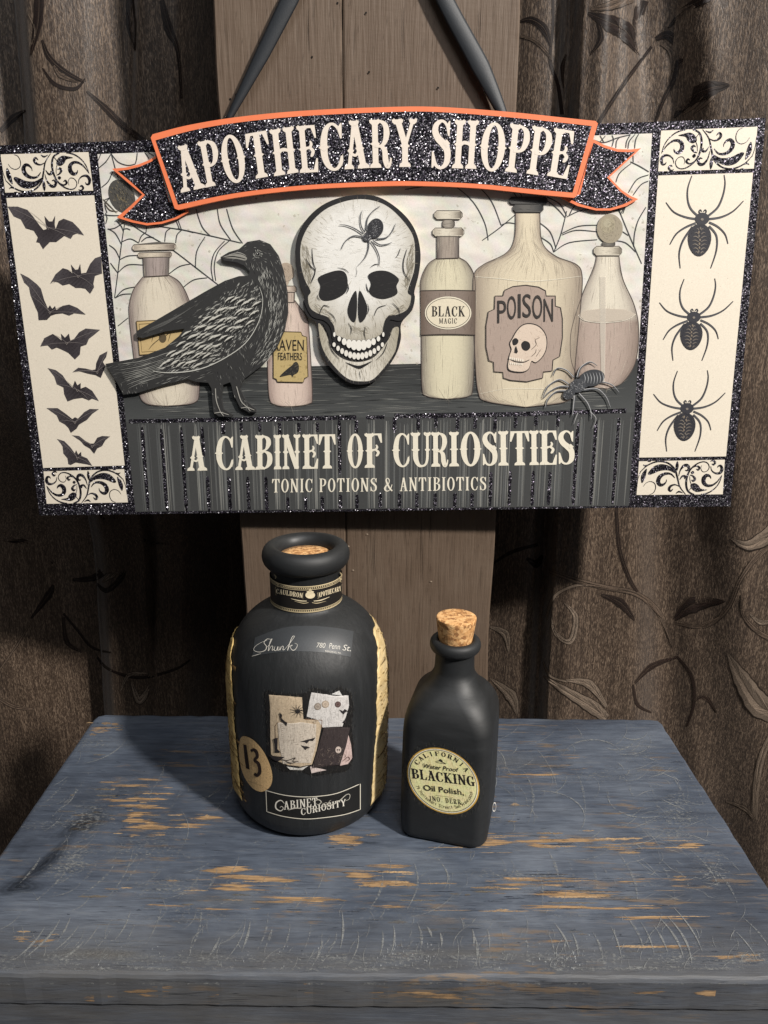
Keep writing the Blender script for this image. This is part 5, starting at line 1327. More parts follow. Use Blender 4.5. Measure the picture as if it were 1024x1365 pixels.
for i in range(13):
    t = i / 12; x = 450 + t * 275; y = 893 + 66 * math.sin(math.pi * t) ** .85; rw = 11 + 3 * math.sin(math.pi * t); rh = 15 + 7 * math.sin(math.pi * t)
    c = Z6([(x, y)])[0]; a.ellipse(c, rw / 4.267, rh / 4.267, BLK, z + .0008, 1, 0, 12); a.ellipse((c[0], c[1] + .1), rw / 4.267 - .45, rh / 4.267 - .4, (236, 232, 222), z + .0009, 1, 0, 12)
# spider on the brow
for P in ([(615, 265), (570, 235), (520, 215), (480, 212)], [(612, 280), (560, 275), (515, 305), (490, 352)], [(625, 255), (605, 220), (600, 170), (610, 130)], [(632, 245), (640, 180), (670, 135), (712, 105)], [(648, 300), (645, 350), (625, 400), (585, 445)], [(660, 305), (690, 350), (708, 400), (705, 445)], [(670, 300), (710, 325), (750, 322), (778, 312)], [(690, 292), (745, 285), (780, 250), (800, 205)]):
    a.stroke(Z6(P), [1.8, 1.6, 1.3, .5], (64, 66, 70), z + .0011); a.stroke(Z6([(x + 2, y - 2) for x, y in P]), [.5, .5, .2], (170, 170, 172), z + .0012, .7)
a.ellipse(Z6([(685, 232)])[0], 10.5, 13.5, (52, 52, 56), z + .0012, 1, .3, 22); a.ellipse(Z6([(640, 280)])[0], 7, 6, (70, 70, 74), z + .0012, 1, -.6, 16)
for i in range(90): t = R.uniform(0, 6.28); rr = R.uniform(.1, .9); c = Z6([(685, 232)])[0]; a.hatch((c[0] + 9.5 * rr * math.cos(t), c[1] + 12 * rr * math.sin(t)), t, R.uniform(1, 3), .5, R.choice([(190, 190, 192), (24, 24, 26), (140, 140, 144)]), z + .0013, .7)
for i in range(24): c = Z6([(636, 284)])[0]; a.hatch((c[0] + R.uniform(-5, 5), c[1] + R.uniform(-4, 4)), R.random() * 3, R.uniform(1, 3), .6, R.choice([(220, 220, 220), (30, 30, 32)]), z + .0013, .8)
a.build('skull_print', skull)

# ---- raven cut-out
RV = [(598, 230), (640, 205), (690, 190), (730, 155), (790, 145), (840, 165), (880, 220), (905, 290), (925, 400), (928, 500), (910, 590), (870, 680), (800, 760), (720, 820), (702, 842), (694, 870), (722, 930), (770, 970), (772, 986), (735, 984), (695, 962), (662, 895), (650, 838), (612, 852), (607, 880), (603, 920), (613, 970), (660, 1000), (652, 1010), (590, 1005), (566, 985), (560, 930), (556, 870), (540, 842), (480, 837), (440, 824), (330, 850), (200, 890), (125, 900), (100, 850), (38, 750), (200, 720), (330, 670), (400, 612), (425, 578), (330, 592), (220, 625), (192, 617), (190, 590), (280, 540), (400, 470), (520, 400), (620, 345), (690, 322), (735, 320), (742, 300), (715, 270), (680, 255), (620, 246)]
RO = Z5(RV)
raven = slab('raven_cutout', mapS, RO, 0.0002, 0.0042, sign, ('black_edge', 'black_edge'))
a = Art(mapS, ('print',)); z = 0.0043
RB = (54, 54, 54); WH = (206, 206, 198)
a.poly(RO, RB, z)
a.poly(cr(Z5([(612, 232), (650, 217), (700, 216), (728, 232), (720, 246), (680, 238)]), 3, True), (150, 148, 140), z + .0001); a.stroke(Z5([(606, 234), (660, 226), (722, 238)]), [.6, 1.4, .8], (30, 30, 30), z + .0002)
a.stroke(Z5([(640, 218), (690, 208), (725, 222)]), [.3, .8, .3], (190, 188, 180), z + .0002)
WG = Z5([(270, 785), (330, 740), (400, 660), (440, 590), (500, 520), (590, 430), (680, 360), (760, 350), (800, 400), (805, 450), (790, 540), (720, 650), (600, 735), (480, 782), (350, 793)])
for i in range(1500):                                       # short scratches following the plumage
    p = rand_in(RO); zx, zy = (p[0] - 130) * 3.657, (p[1] - 280) * 3.657
    if inside(p, WG):
        continue
    if zy > 845: ang, L, al = 1.3, 5, .5
    elif zx < 440 and zy > 560 and zy < 650 and zx > 190 or (zx < 620 and zy < 600): ang, L, al = -.5, 9, .25
    elif zx < 560 and zy > 600: ang, L, al = -.32, 12, .45
    elif zx > 740: ang, L, al = 1.57 + (zy - 450) / 420, 9, .5
    else: ang, L, al = 1.2, 7, .4
    if zy < 260: ang = math.atan2(zy - 330, zx - 790) + 1.57; L = 5
    if R.random() < (.75 if (zx > 700 or (zx < 560 and zy > 600)) else .3): a.hatch(p, ang + R.uniform(-.18, .18), L * R.uniform(.5, 1.3), R.uniform(.35, .8), R.choice([WH, (150, 150, 146), (112, 112, 110), (30, 30, 30)]), z + .0002, al * R.uniform(.6, 1.5))
# breast: longer bright combing
for i in range(170):
    t = R.random(); x = 800 + 90 * math.sin(math.pi * t) + R.uniform(-50, 25); y = 270 + t * 480; a.hatch(Z5([(x, y)])[0], 1.25 + t * 1.1, R.uniform(5, 12), R.uniform(.5, .9), WH, z + .0003, R.uniform(.4, .85), 1)
# wing feathers
for i in range(620):
    p = rand_in(WG); zx, zy = (p[0] - 130) * 3.657, (p[1] - 280) * 3.657; t = (zx - 270) / 530.0
    if t > .62: a.hatch(p, 2.2 + R.uniform(-.25, .25), R.uniform(3, 8), R.uniform(.4, .9), R.choice([WH, (170, 170, 164)]), z + .0003, .8)
    else: a.hatch(p, 2.62 + R.uniform(-.25, .25), R.uniform(5, 11), R.uniform(.5, 1.3), R.choice([WH, (222, 220, 210), (120, 120, 118)]), z + .0003, .75)
for r in range(8):                                          # rows of overlapping feather tips
    for k in range(9):
        x = 300 + r * 52 + k * 26 + R.uniform(-8, 8); y = 770 - r * 42 + k * -14 + (k - 3) * 16 + R.uniform(-8, 8)
        if not inside(Z5([(x, y)])[0], WG): continue
        a.stroke(Z5([(x, y), (x - 26, y + 10), (x - 48, y + 28)]), [.4, 2.4, .3], (216, 214, 204), z + .0004, .9); a.stroke(Z5([(x + 2, y + 8), (x - 22, y + 19), (x - 46, y + 34)]), [.4, 1.3, .3], (34, 34, 34), z + .0005, .95)
a.stroke(Z5([(270, 785), (350, 793), (480, 780), (600, 733), (720, 650), (788, 540), (806, 440), (790, 375)]), [.6, 1.4, 1.2, 1, .8, .5], (200, 200, 192), z + .0006)
for i in range(14): y = 700 + i * 13; a.stroke(Z5([(70 + i * 4 + 30, 752 + i * 9), (220, 735 + i * 8), (360 - i * 3, 690 + i * 9)]), [.2, .8, .2], R.choice([WH, (130, 130, 128)]), z + .0004, .5)
for i in range(9): a.stroke(Z5([(215 + i * 6, 605 - i * 4), (330 + i * 10, 560 - i * 7), (450 + i * 8, 480 - i * 5)]), [.2, .6, .2], R.choice([(140, 140, 136), (100, 100, 98)]), z + .0004, .55)
e = Z5([(782, 214)])[0]; a.ellipse(e, 3.6, 3.2, (120, 120, 116), z + .0005, 1, 0, 14); a.ellipse(e, 2.4, 2.2, (24, 24, 24), z + .0006, 1, 0, 12); a.ellipse((e[0] - .5, e[1] - .5), .6, .6, (230, 230, 226), z + .0007, 1, 0, 8)
for i in range(26): t = R.uniform(0, 6.28); a.hatch((e[0] + 5.5 * math.cos(t), e[1] + 5 * math.sin(t)), t + .3, R.uniform(1.5, 4), .5, WH, z + .0006, .7)
for P in ([(575, 870), (580, 930), (600, 985)], [(600, 985), (570, 990)], [(600, 985), (640, 998)], [(600, 985), (615, 1004)], [(678, 860), (700, 930), (730, 960)], [(730, 960), (765, 975)], [(730, 960), (700, 965)], [(730, 960), (745, 980)]): a.stroke(Z5(P), [1.1, 1.3, .8], (176, 174, 166), z + .0006, .9)
a.build('raven_print', raven)

# ---- banner with folded tails
LT_O = W3([(425, 205), (380, 235), (300, 268), (200, 292), (105, 300), (215, 395), (326, 487), (240, 570), (140, 655), (250, 690), (360, 712), (470, 700), (580, 665), (665, 615), (640, 560), (520, 540)])
LT_I = W3([(430, 222), (390, 250), (310, 284), (220, 307), (150, 316), (240, 390), (347, 489), (260, 580), (185, 650), (270, 676), (362, 694), (465, 684), (560, 655), (640, 615), (620, 560), (520, 540)])
RT_O = W4([(515, 145), (600, 188), (700, 220), (800, 223), (880, 214), (760, 325), (640, 435), (735, 532), (800, 575), (858, 600), (770, 652), (650, 686), (540, 686), (400, 652), (270, 590), (400, 560), (480, 300)])
RT_I = W4([(520, 172), (600, 210), (700, 240), (790, 243), (838, 238), (735, 330), (622, 435), (720, 540), (780, 585), (818, 604), (740, 640), (645, 668), (542, 668), (420, 635), (340, 597), (420, 560), (480, 300)])
for O, I in ((LT_O, LT_I), (RT_O, RT_I)):
    t = slab('ribbon_tail', mapS, O, 0.0016, 0.0032, sign, ('orange_paint', 'orange_paint'))
    a = Art(mapS, ('print', 'glitter')); a.poly(I, (20, 20, 22), 0.0034, 1, 1); a.build('glitter_field', t)
BN_T = cr([(203.5, 179), (250, 167), (315, 156.2), (400, 147.8), (510, 142.8), (583, 142.4), (675.5, 148.8), (750, 156.6), (794, 161.2)], 4)
BN_B = cr([(765.5, 263.6), (712.6, 258.7), (638, 251), (564, 247.8), (510, 248), (408.7, 252.6), (315, 263.4), (238, 279.8)], 4)
bo = [(201, 183.5)] + BN_T + [(797.2, 164.5), (768.8, 261)] + BN_B + [(233, 278)]
banner = slab('banner', mapS, bo, 0.0040, 0.0072, sign, ('orange_paint', 'orange_paint'))
slab('spacer', mapS, [(240, 200), (770, 190), (750, 240), (260, 250)], 0.0, 0.0038, banner, ('mdf_edge', 'mdf_edge'))
bi = cr([(207.5, 187), (260, 173), (320, 163), (400, 155), (510, 149.6), (583, 149.2), (675, 156), (750, 163.6), (789, 168)], 4) + cr([(763.5, 256.5), (712, 252), (638, 244.8), (564, 241.5), (510, 241.5), (408, 246.5), (315, 257), (237.5, 272.8)], 4)
a = Art(mapS, ('print', 'glitter')); a.poly(bi, (20, 20, 22), 0.0074, 1, 1); a.build('glitter_field', banner)
a = Art(mapS, ('print',))
for Z, c, BL, BR, up in [(L5, 'A', (65, 468), (228, 432), (-71, -320)), (L5, 'P', (240, 432), (372, 402), (-60, -325)), (L5, 'O', (382, 412), (550, 378), (-60, -340)), (L5, 'T', (558, 375), (728, 345), (-45, -325)), (L5, 'H', (733, 350), (903, 322), (-35, -330)), (L6, 'E', (2, 434), (138, 425), (-28, -335)), (L6, 'C', (152, 425), (325, 412), (-18, -345)), (L6, 'A', (325, 408), (492, 398), (-18, -343)),
                         (L6, 'R', (507, 398), (664, 395), (-8, -345)), (L6, 'Y', (672, 392), (838, 390), (0, -342)), (L7, 'S', (62, 348), (190, 352), (8, -306)), (L7, 'H', (200, 345), (347, 350), (18, -298)), (L7, 'O', (362, 355), (520, 372), (25, -300)), (L7, 'P', (530, 365), (660, 382), (32, -295)), (L7, 'P', (662, 378), (793, 400), (38, -295)), (L7, 'E', (790, 392), (918, 413), (45, -295))]:
    q = Z([BL, BR, (BL[0] + up[0], BL[1] + up[1]), (BR[0] + up[0], BR[1] + up[1])])
    a.glyphs(glyph(c, .132, .058, True)[0], tuple(q), (238, 226, 212), 0.0077)
a.build('lettering', banner)

# ---- hanging ribbon and its nail
def ribbon(pb, w_b, pm, w_m, pt, w_t):
    ctr = cr([pb, pm, pt, ((pt[0] + 492) / 2, (pt[1] - 215) / 2), (490, -212)], 8); ws = [w_b, w_m, w_t, 18, 12]
    n = len(ctr); V = []; F = []; inv = sign.matrix_world.inverted()
    for i, (x, y) in enumerate(ctr):
        x0, y0 = ctr[max(i - 1, 0)]; x1, y1 = ctr[min(i + 1, n - 1)]; L = math.hypot(x1 - x0, y1 - y0)
        t = i / (n - 1) * 4; k = min(int(t), 3); w = ws[k] + (ws[k + 1] - ws[k]) * (t - k)
        for q in range(9):
            s_ = q / 8 * 2 - 1; d = s_ * w / 2
            V.append(tuple(inv @ mapP(x - (y1 - y0) / L * d, y + (x1 - x0) / L * d, 0.0075 + 0.0018 * (1 - s_ * s_))))
    for i in range(n - 1):
        for q in range(8): F.append((i * 9 + q, i * 9 + q + 1, (i + 1) * 9 + q + 1, (i + 1) * 9 + q))
    o = mesh_obj('hanging_ribbon', V, F, sign, ('ribbon_satin',))
    s_ = o.modifiers.new('thick', 'SOLIDIFY'); s_.thickness = 0.0006
bpy.context.view_layer.update()
ribbon((303, 162), 8, (350, 72), 20, (386, 0), 24)
ribbon((672, 156), 12, (640, 88), 26, (593, 0), 24)
V, F = lathe([(0.002, 0.0), (0.002, 0.03), (0.005, 0.0305), (0.005, 0.032)], 16, True)
ap = mapP(491, -212, 0.0)
nail = mesh_obj('nail', [(x, y, z) for x, y, z in V], F, None, ('dark_metal',)); nail.location = (ap.x, ap.y, ap.z); nail.rotation_euler = (math.radians(90), 0, 0)
nail['label'] = 'dark nail in the post that carries the sign ribbon above the frame'; nail['category'] = 'nail'

# ================================================================== BIG BOTTLE
BBX, BBY = -0.0595, 0.5220
big = empty('apothecary_bottle', (BBX, BBY, 0.0), 'large round black bottle with collage, 13 sticker and torn paper labels', 'bottle')
PROF = [(0.046, 0.0005), (0.0505, 0.0008), (0.0555, 0.003), (0.0595, 0.0075), (0.0620, 0.014), (0.0628, 0.022), (0.0632, 0.06), (0.0634, 0.10), (0.0632, 0.116), (0.0622, 0.127), (0.0598, 0.1385), (0.0560, 0.148), (0.0505, 0.157), (0.0440, 0.164), (0.0370, 0.1692), (0.0310, 0.1725), (0.0278, 0.1748), (0.0266, 0.178), (0.0262, 0.185), (0.0262, 0.195), (0.0266, 0.1995), (0.0272, 0.203), (0.0270, 0.2065), (0.0225, 0.2085), (0.0205, 0.2085), (0.0203, 0.200), (0.0200, 0.195)]
V, F = lathe(cr(PROF, 3), 80); mesh_obj('body', V, F, big, ('black_chalk_paint',))
V, F = [], []
ns, nm = 72, 20
for i in range(ns):
    for j in range(nm):
        t, s_ = 2 * math.pi * i / ns, 2 * math.pi * j / nm
        r = 0.0266 + 0.0068 * math.cos(s_) + 0.0004 * math.sin(3 * t + 1); V.append((r * math.cos(t), r * math.sin(t), 0.2125 + 0.0088 * math.sin(s_) + 0.0003 * math.sin(2 * t)))
for i in range(ns):
    for j in range(nm): F.append((i * nm + j, ((i + 1) % ns) * nm + j, ((i + 1) % ns) * nm + (j + 1) % nm, i * nm + (j + 1) % nm))
mesh_obj('lip', V, F, big, ('black_chalk_paint_smooth',))
V, F = lathe([(0.0195, 0.196), (0.0199, 0.2105), (0.0192, 0.2130), (0.012, 0.2133), (0.004, 0.2132)], 48, True); mesh_obj('cork', V, F, big, ('cork',))
PR2 = cr(PROF, 3)


def rad(z):
    for (r0, z0), (r1, z1) in zip(PR2, PR2[1:]):
        if z0 <= z <= z1 and z1 > z0: return r0 + (r1 - r0) * (z - z0) / (z1 - z0)
    return 0.0


mapB = march_map(lambda P, l: math.hypot(P.x - BBX, P.y - BBY) - rad(P.z) - l, 0.38, 0.62, 110)
# neck band
a = Art(lambda x, y, l: Vector((BBX + (0.0263 + l) * math.cos(x), BBY + (0.0263 + l) * math.sin(x), y)), ('print',))
zb0, zb1 = 0.1762, 0.1975
a.grid(lambda u, v: (u * 2 * math.pi, zb0 + v * (zb1 - zb0)), 72, 2, lambda u, v: (34, 31, 29), 0.0012)
for zc, w in ((zb1 - .0006, .0008), (zb1 - .0030, .0004), (zb0 + .0006, .0007), (zb0 + .0026, .0004)): a.grid(lambda u, v: (u * 2 * math.pi, zc + (v - .5) * w), 72, 1, lambda u, v: (214, 196, 158), 0.0014)
for k in range(110):
    t = k / 110 * 2 * math.pi
    for zc in (zb1 - .0018, zb0 + .0016): a.poly([(t, zc - .0005), (t + .03, zc - .0005), (t + .03, zc + .0005), (t, zc + .0005)], (206, 188, 150), 0.0014)
bl = a.build('neck_label', big, True)
a = Art(lambda x, y, l: mapB(x, y, l), ('print',))
lm = lambda P: (lambda x, y: (P[0][0] + (P[1][0] - P[0][0]) * x + (P[2][0] - P[0][0]) * y, P[0][1] + (P[1][1] - P[0][1]) * x + (P[2][1] - P[0][1]) * y))
CB = (232, 216, 182)
serif_line(a, 'CAULDRON', lm(B1([(290, 388), (442, 415), (292, 358)])), 0, 1, 0, .9, CB, .0016, .15, .06, gap=.05)
serif_line(a, 'APOTHECARY', lm(B1([(532, 412), (662, 372), (530, 382)])), 0, 1, 0, .9, CB, .0016, .15, .06, gap=.05)
for q in (B1([(286, 352), (446, 384), (446, 420), (288, 396)]), B1([(526, 386), (666, 340), (666, 380), (528, 418)])): a.stroke(q, .45, (190, 172, 136), .0016, 1, 0, 0, True)
for k in range(26): x = 325 + k * 11.4; y = 347 + 12 * math.sin(math.pi * (x - 300) / 340) - (x - 325) * .05; a.hatch(B1([(x, y)])[0], R.uniform(1.2, 1.9), 2.2, .8, (200, 184, 150), .0016, .85)
cc = B1([(485, 398)])[0]; a.ellipse(cc, 6.5, 4.6, CB, .0016, 1, 0, 16); a.ellipse((cc[0], cc[1] - 4.4), 5, 1.3, CB, .0016, 1, 0, 12); a.ellipse((cc[0], cc[1] - 6.6), 2.2, 2, (200, 184, 150), .0016, 1, 0, 10)
for sx in (-1, 1):
    a.stroke(B1([(485 + sx * 20, 432), (485 + sx * 60, 430 - 3 * (sx > 0)), (485 + sx * 110, 418 - 10 * (sx > 0))]), [.8, 1.4, .3], CB, .0016); a.stroke(B1([(485 + sx * 10, 440), (485 + sx * 40, 444), (485 + sx * 90, 432)]), [.5, 1, .2], (200, 184, 150), .0016)
for p in ((298, 340), (655, 312)): a.stroke(B1([(p[0] - 8, p[1] - 10), (p[0] + 6, p[1] - 6), (p[0] - 2, p[1] + 6), (p[0] + 8, p[1] + 12)]), [1, 2.4, 1, .5], (196, 178, 140), .0016)
for p in ((285, 280), (660, 268)): a.stroke(B1([(p[0] - 6, p[1]), (p[0] + 4, p[1] + 14), (p[0], p[1] + 26)]), [.5, 2, .5], (196, 178, 140), .0016)
a.build('lettering', bl)
# address label on the shoulder
a = Art(mapB, ('foil',), .9)
tp = cr(B1([(170, 640), (330, 584), (480, 573), (620, 583), (732, 604)]), 8); bt = cr(B1([(155, 746), (280, 726), (400, 718), (560, 724), (715, 750)]), 8)
def lerp2(u, v):
    x = u * (len(tp) - 1); i = min(int(x), len(tp) - 2); t = x - i
    p = [tp[i][k] + (tp[i + 1][k] - tp[i][k]) * t for k in (0, 1)]; q = [bt[i][k] + (bt[i + 1][k] - bt[i][k]) * t for k in (0, 1)]
    return (p[0] + (q[0] - p[0]) * v, p[1] + (q[1] - p[1]) * v)
a.grid(lerp2, 30, 8, lambda u, v: (52, 55, 58), 0.0003)
sl = a.build('address_label', big, True)
a = Art(mapB, ('print',)); SC = (206, 202, 192)
for P, w in (([(262, 650), (240, 648), (222, 668), (236, 690), (228, 712), (195, 722), (165, 712), (172, 690), (205, 668), (240, 655)], [.3, .7, .8, .9, .9, .7, .6, .5, .4, .3]), ([(232, 700), (252, 680), (268, 648), (258, 660), (246, 715), (262, 690), (272, 690), (268, 712), (282, 702)], [.4, .5, .6, .8, .8, .5, .7, .7, .4]), ([(284, 690), (280, 710), (292, 712), (302, 690), (300, 712), (310, 706)], [.4, .8, .6, .7, .8, .4]), ([(314, 690), (312, 712), (322, 692), (332, 690), (330, 710), (342, 704)], [.4, .8, .5, .7, .8, .4]), ([(342, 704), (370, 670), (395, 634), (380, 640), (356, 712), (366, 690), (384, 682), (372, 694), (386, 712), (404, 702), (412, 680), (396, 672)], [.3, .5, .5, .6, .9, .5, .5, .5, .8, .6, .5, .3]), ([(152, 746), (180, 738), (205, 730)], [.4, .7, .3])):
    a.stroke(B1(P), w, SC, .0006)
bq = lambda P: tuple(P)
a.glyphs(sans('780', .3), bq(B1([(520, 696), (572, 700), (520, 668), (572, 670)])), SC, .0006, .9); a.glyphs(sans('Penn', .3), bq(B1([(590, 702), (655, 708), (590, 670), (655, 676)])), SC, .0006, .9); a.glyphs(sans('St.', .3), bq(B1([(668, 712), (716, 718), (668, 678), (716, 684)])), SC, .0006, .9)
a.glyphs(sans('READING, PA.', 0, .02), bq(B1([(570, 722), (662, 734), (570, 711), (662, 724)])), SC, .0006, .8)
a.build('lettering', sl)
# collage
a = Art(mapB, ('paper',), .84, 4.0)
dec = cr(B2([(228, 92), (300, 102), (400, 107), (465, 98), (500, 74), (560, 82), (600, 97), (650, 68), (690, 92), (718, 100), (728, 200), (722, 300), (735, 430), (722, 500), (690, 545), (600, 560), (500, 572), (420, 545), (330, 548), (265, 500), (240, 430), (238, 300), (232, 200)]), 3, True)
a.poly(dec, (30, 29, 29), .0003)
for i in range(380):
    t = R.random() * len(dec); i0 = int(t) % len(dec); p = dec[i0]
    a.hatch((p[0] + R.gauss(0, 2.2), p[1] + R.gauss(0, 2.2)), 1.57 + R.uniform(-.15, .15), R.uniform(2, 7), .5, R.choice([(66, 65, 62), (20, 20, 20), (90, 88, 84), (36, 35, 34)]), .0004, .7)
def sheet(P, col, n, lift, cols):
    Q = B2(P); a.poly(Q, col, lift)
    for i in range(n): a.hatch(rand_in(Q), 1.57 + R.uniform(-.06, .06), R.uniform(3, 11), R.uniform(.3, .6), R.choice(cols), lift + .00008, R.uniform(.25, .6))
sheet([(250, 112), (340, 118), (438, 126), (446, 250), (556, 260), (520, 430), (495, 508), (430, 520), (360, 512), (300, 490), (262, 450)], (206, 186, 158), 260, .0005, [(180, 158, 130), (226, 208, 184), (160, 140, 116)])
sheet([(605, 108), (650, 88), (668, 118)], (216, 214, 210), 8, .0005, [(196, 194, 192)])
sheet([(492, 98), (560, 108), (702, 116), (706, 172), (690, 230), (668, 292), (556, 298), (530, 256), (465, 235), (480, 150)], (214, 210, 206), 180, .0006, [(190, 186, 184), (232, 230, 228), (176, 172, 170)])
sheet([(300, 270), (440, 268), (520, 280), (515, 400), (490, 500), (330, 505), (310, 400)], (218, 206, 190), 220, .0007, [(190, 176, 160), (236, 226, 212), (170, 156, 140)])
sheet([(700, 330), (718, 400), (724, 470), (700, 505), (655, 515), (670, 430)], (210, 186, 180), 40, .0007, [(190, 164, 158)])
sheet([(484, 520), (560, 535), (578, 540), (492, 558)], (222, 206, 200), 10, .0008, [(200, 184, 178)]); sheet([(350, 520), (420, 530), (475, 515), (440, 540), (370, 538)], (226, 222, 214), 16, .0008, [(180, 176, 170)])
sheet([(562, 300), (640, 296), (712, 298), (690, 400), (655, 510), (495, 530), (530, 410)], (62, 54, 54), 120, .0009, [(40, 34, 36), (90, 80, 78), (112, 100, 96)])
a.stroke(B2([(285, 290), (300, 268), (505, 268), (505, 300)]), .7, (140, 112, 86), .0008, 1, 0, 0); a.stroke(B2([(455, 250), (552, 256), (550, 300)]), 1.0, (130, 98, 74), .0008, 1, 0, 0); a.stroke(B2([(285, 290), (290, 420)]), .7, (120, 98, 80), .0008, 1, 0, 0)
for k in range(17): y = 292 + k * 11; a.stroke(B2([(322, y), (410 + R.uniform(-20, 90), y + 2)]), .35, (150, 136, 122), .0009, .7, 0, 0)
for k in range(9): y = 200 + k * 9; a.stroke(B2([(500, y), (640 + R.uniform(-40, 30), y + 4)]), .3, (168, 164, 162), .0008, .7, 0, 0)
for (x, y, r, c) in ((528, 178, 20, (150, 138, 126)), (572, 165, 21, (176, 160, 142)), (643, 166, 17, (86, 66, 62))): p = B2([(x, y)])[0]; a.ellipse(p, r / 4.267, r / 4.267, c, .0009, 1, 0, 16); a.ellipse(p, r / 6, r / 6, tuple(min(255, v + 26) for v in c), .0010, 1, 0, 12); a.ellipse(p, r / 12, r / 12, c, .0011, 1, 0, 8)
sp_ = B2([(415, 206)])[0]
for k in range(12): t = k * .55; a.stroke([sp_, (sp_[0] + 6 * math.cos(t), sp_[1] + 5 * math.sin(t) - 1), (sp_[0] + 12 * math.cos(t + .15), sp_[1] + 9 * math.sin(t + .15))], [.9, .6, .2], (50, 46, 46), .0010)
a.ellipse(sp_, 3, 2.6, (46, 42, 42), .0011, 1, 0, 10)
for P in ([(308, 212), (325, 225), (322, 245), (340, 262), (355, 270), (350, 290), (335, 272), (318, 258)], [(428, 378), (450, 372), (470, 366), (490, 362), (516, 354), (500, 374), (480, 372), (468, 388), (455, 380)], [(432, 398), (450, 404), (465, 404), (485, 412), (468, 416), (458, 426), (448, 414)], [(650, 195), (672, 205), (682, 192), (700, 205), (684, 212), (676, 222), (664, 212)], [(668, 270), (685, 250), (690, 275)], [(248, 455), (300, 462), (340, 465), (320, 480), (300, 492), (270, 478)], [(275, 362), (300, 355), (298, 420), (318, 440), (285, 440), (282, 390)]): a.poly(B2(P), (46, 42, 44), .0011)
for P in ([(300, 470), (350, 485), (400, 470), (385, 490), (420, 490)], [(345, 490), (380, 500), (415, 488)]): a.stroke(B2(P), [.8, 1, .4], (60, 52, 50), .0011)
p = B2([(645, 425)])[0]; a.ellipse(p, 4, 4.6, (206, 190, 180), .0011, 1, 0, 12); a.ellipse((p[0] - 1.2, p[1]), 1, 1.1, (60, 50, 50), .0012, 1, 0, 8); a.ellipse((p[0] + 1.4, p[1]), 1, 1.1, (60, 50, 50), .0012, 1, 0, 8)
for i in range(26): c = rand_in(B2([(530, 420), (690, 420), (660, 505), (510, 520)])); t = R.uniform(0, 6.28); a.stroke([(c[0] + 2.4 * math.cos(t + k * .8), c[1] + 2.4 * math.sin(t + k * .8)) for k in range(4)], [.3, .6, .3], R.choice([(140, 126, 116), (110, 98, 92)]), .0011, .8)
a.stroke(B2([(668, 490), (700, 465), (708, 480), (690, 490)]), [.5, 1.1, .5], (90, 60, 58), .0011)
for i in range(260): p = rand_in(dec); a.hatch(p, 1.57 + R.uniform(-.05, .05), R.uniform(4, 14), .35, R.choice([(40, 36, 34), (90, 80, 72)]), .0013, R.uniform(.15, .45))
a.build('collage_label', big)
# number sticker
a = Art(mapB, ('paper',), .86, 4.0)
stk = cr(B2([(110, 347), (160, 368), (215, 428), (255, 508), (270, 580), (256, 635), (210, 663), (160, 645), (115, 588), (90, 520), (78, 430), (86, 365)]), 4, True)
a.poly(stk, (226, 190, 138), .0004)
for i in range(160): a.ellipse(rand_in(stk), R.uniform(.2, .6), R.uniform(.2, .6), R.choice([(180, 142, 94), (222, 190, 144), (164, 126, 84)]), .0005, .6, 0, 5)
a.poly(B2([(104, 394), (122, 398), (140, 536), (120, 530), (111, 470)]), (52, 40, 36), .0007)
a.stroke(B2([(147, 432), (162, 424), (178, 436), (183, 464), (168, 484), (190, 504), (198, 548), (184, 570), (166, 560)]), [3.6, 4, 4.4, 4.4, 3.4, 4.4, 4.6, 4.4, 3.4], (52, 40, 36), .0007)
for k in range(12): a.hatch(B2([(132 + k * 7, 601 + k * 2.6)])[0], 1.3, 1.8, .5, (96, 74, 56), .0007, .8)
a.build('number_sticker', big)
# lower label
a = Art(mapB, ('print',), .9)
tpl = cr(B2([(233, 656), (330, 681), (430, 692), (530, 689), (640, 671), (770, 618)]), 6); btl = cr(B2([(238, 776), (330, 803), (450, 818), (560, 811), (680, 793), (770, 764)]), 6)
tp, bt = tpl, btl
a.grid(lerp2, 30, 6, lambda u, v: (26, 26, 25), .0003)
a.stroke(tpl + btl[::-1], .95, (222, 216, 200), .0006, 1, 0, 0, True)
G0 = (222, 218, 206)
serif_line(a, 'ABINET', lm(B2([(318, 768), (528, 742), (316, 716)])), .08, 1, 0, .9, G0, .0007, .11, .06, gap=.06)
a.stroke(B2([(338, 730), (318, 712), (292, 726), (290, 756), (315, 772), (332, 758), (322, 746), (312, 754)]), [.5, 1.2, 1.8, 1.8, 1.2, .8, .6, .3], G0, .0007)
serif_line(a, 'CURIOSITY', lm(B2([(432, 798), (690, 742), (430, 760)])), 0, 1, 0, 1.0, G0, .0007, .11, .06, gap=.04)
for P, w in (([(500, 722), (530, 708), (548, 722), (530, 736), (512, 726)], [.4, 1.2, 1.2, .6, .3]), ([(550, 750), (600, 742), (650, 715), (690, 680), (710, 680), (706, 705), (680, 716)], [.4, 1, 1.2, .8, .8, .6, .3]), ([(360, 768), (400, 756), (440, 760)], [.4, 1.8, .4]), ([(470, 748), (510, 762), (545, 752), (560, 742)], [.3, 1, .8, .3]), ([(556, 726), (570, 740), (590, 728), (602, 740), (620, 724)], [.3, .9, .6, .9, .3])): a.stroke(B2(P), w, (186, 182, 170), .0008)
a.glyphs(sans('of', .3), bq(B2([(560, 744), (604, 738), (560, 716), (604, 710)])), (170, 166, 154), .0008, .8)
a.build('name_label', big)
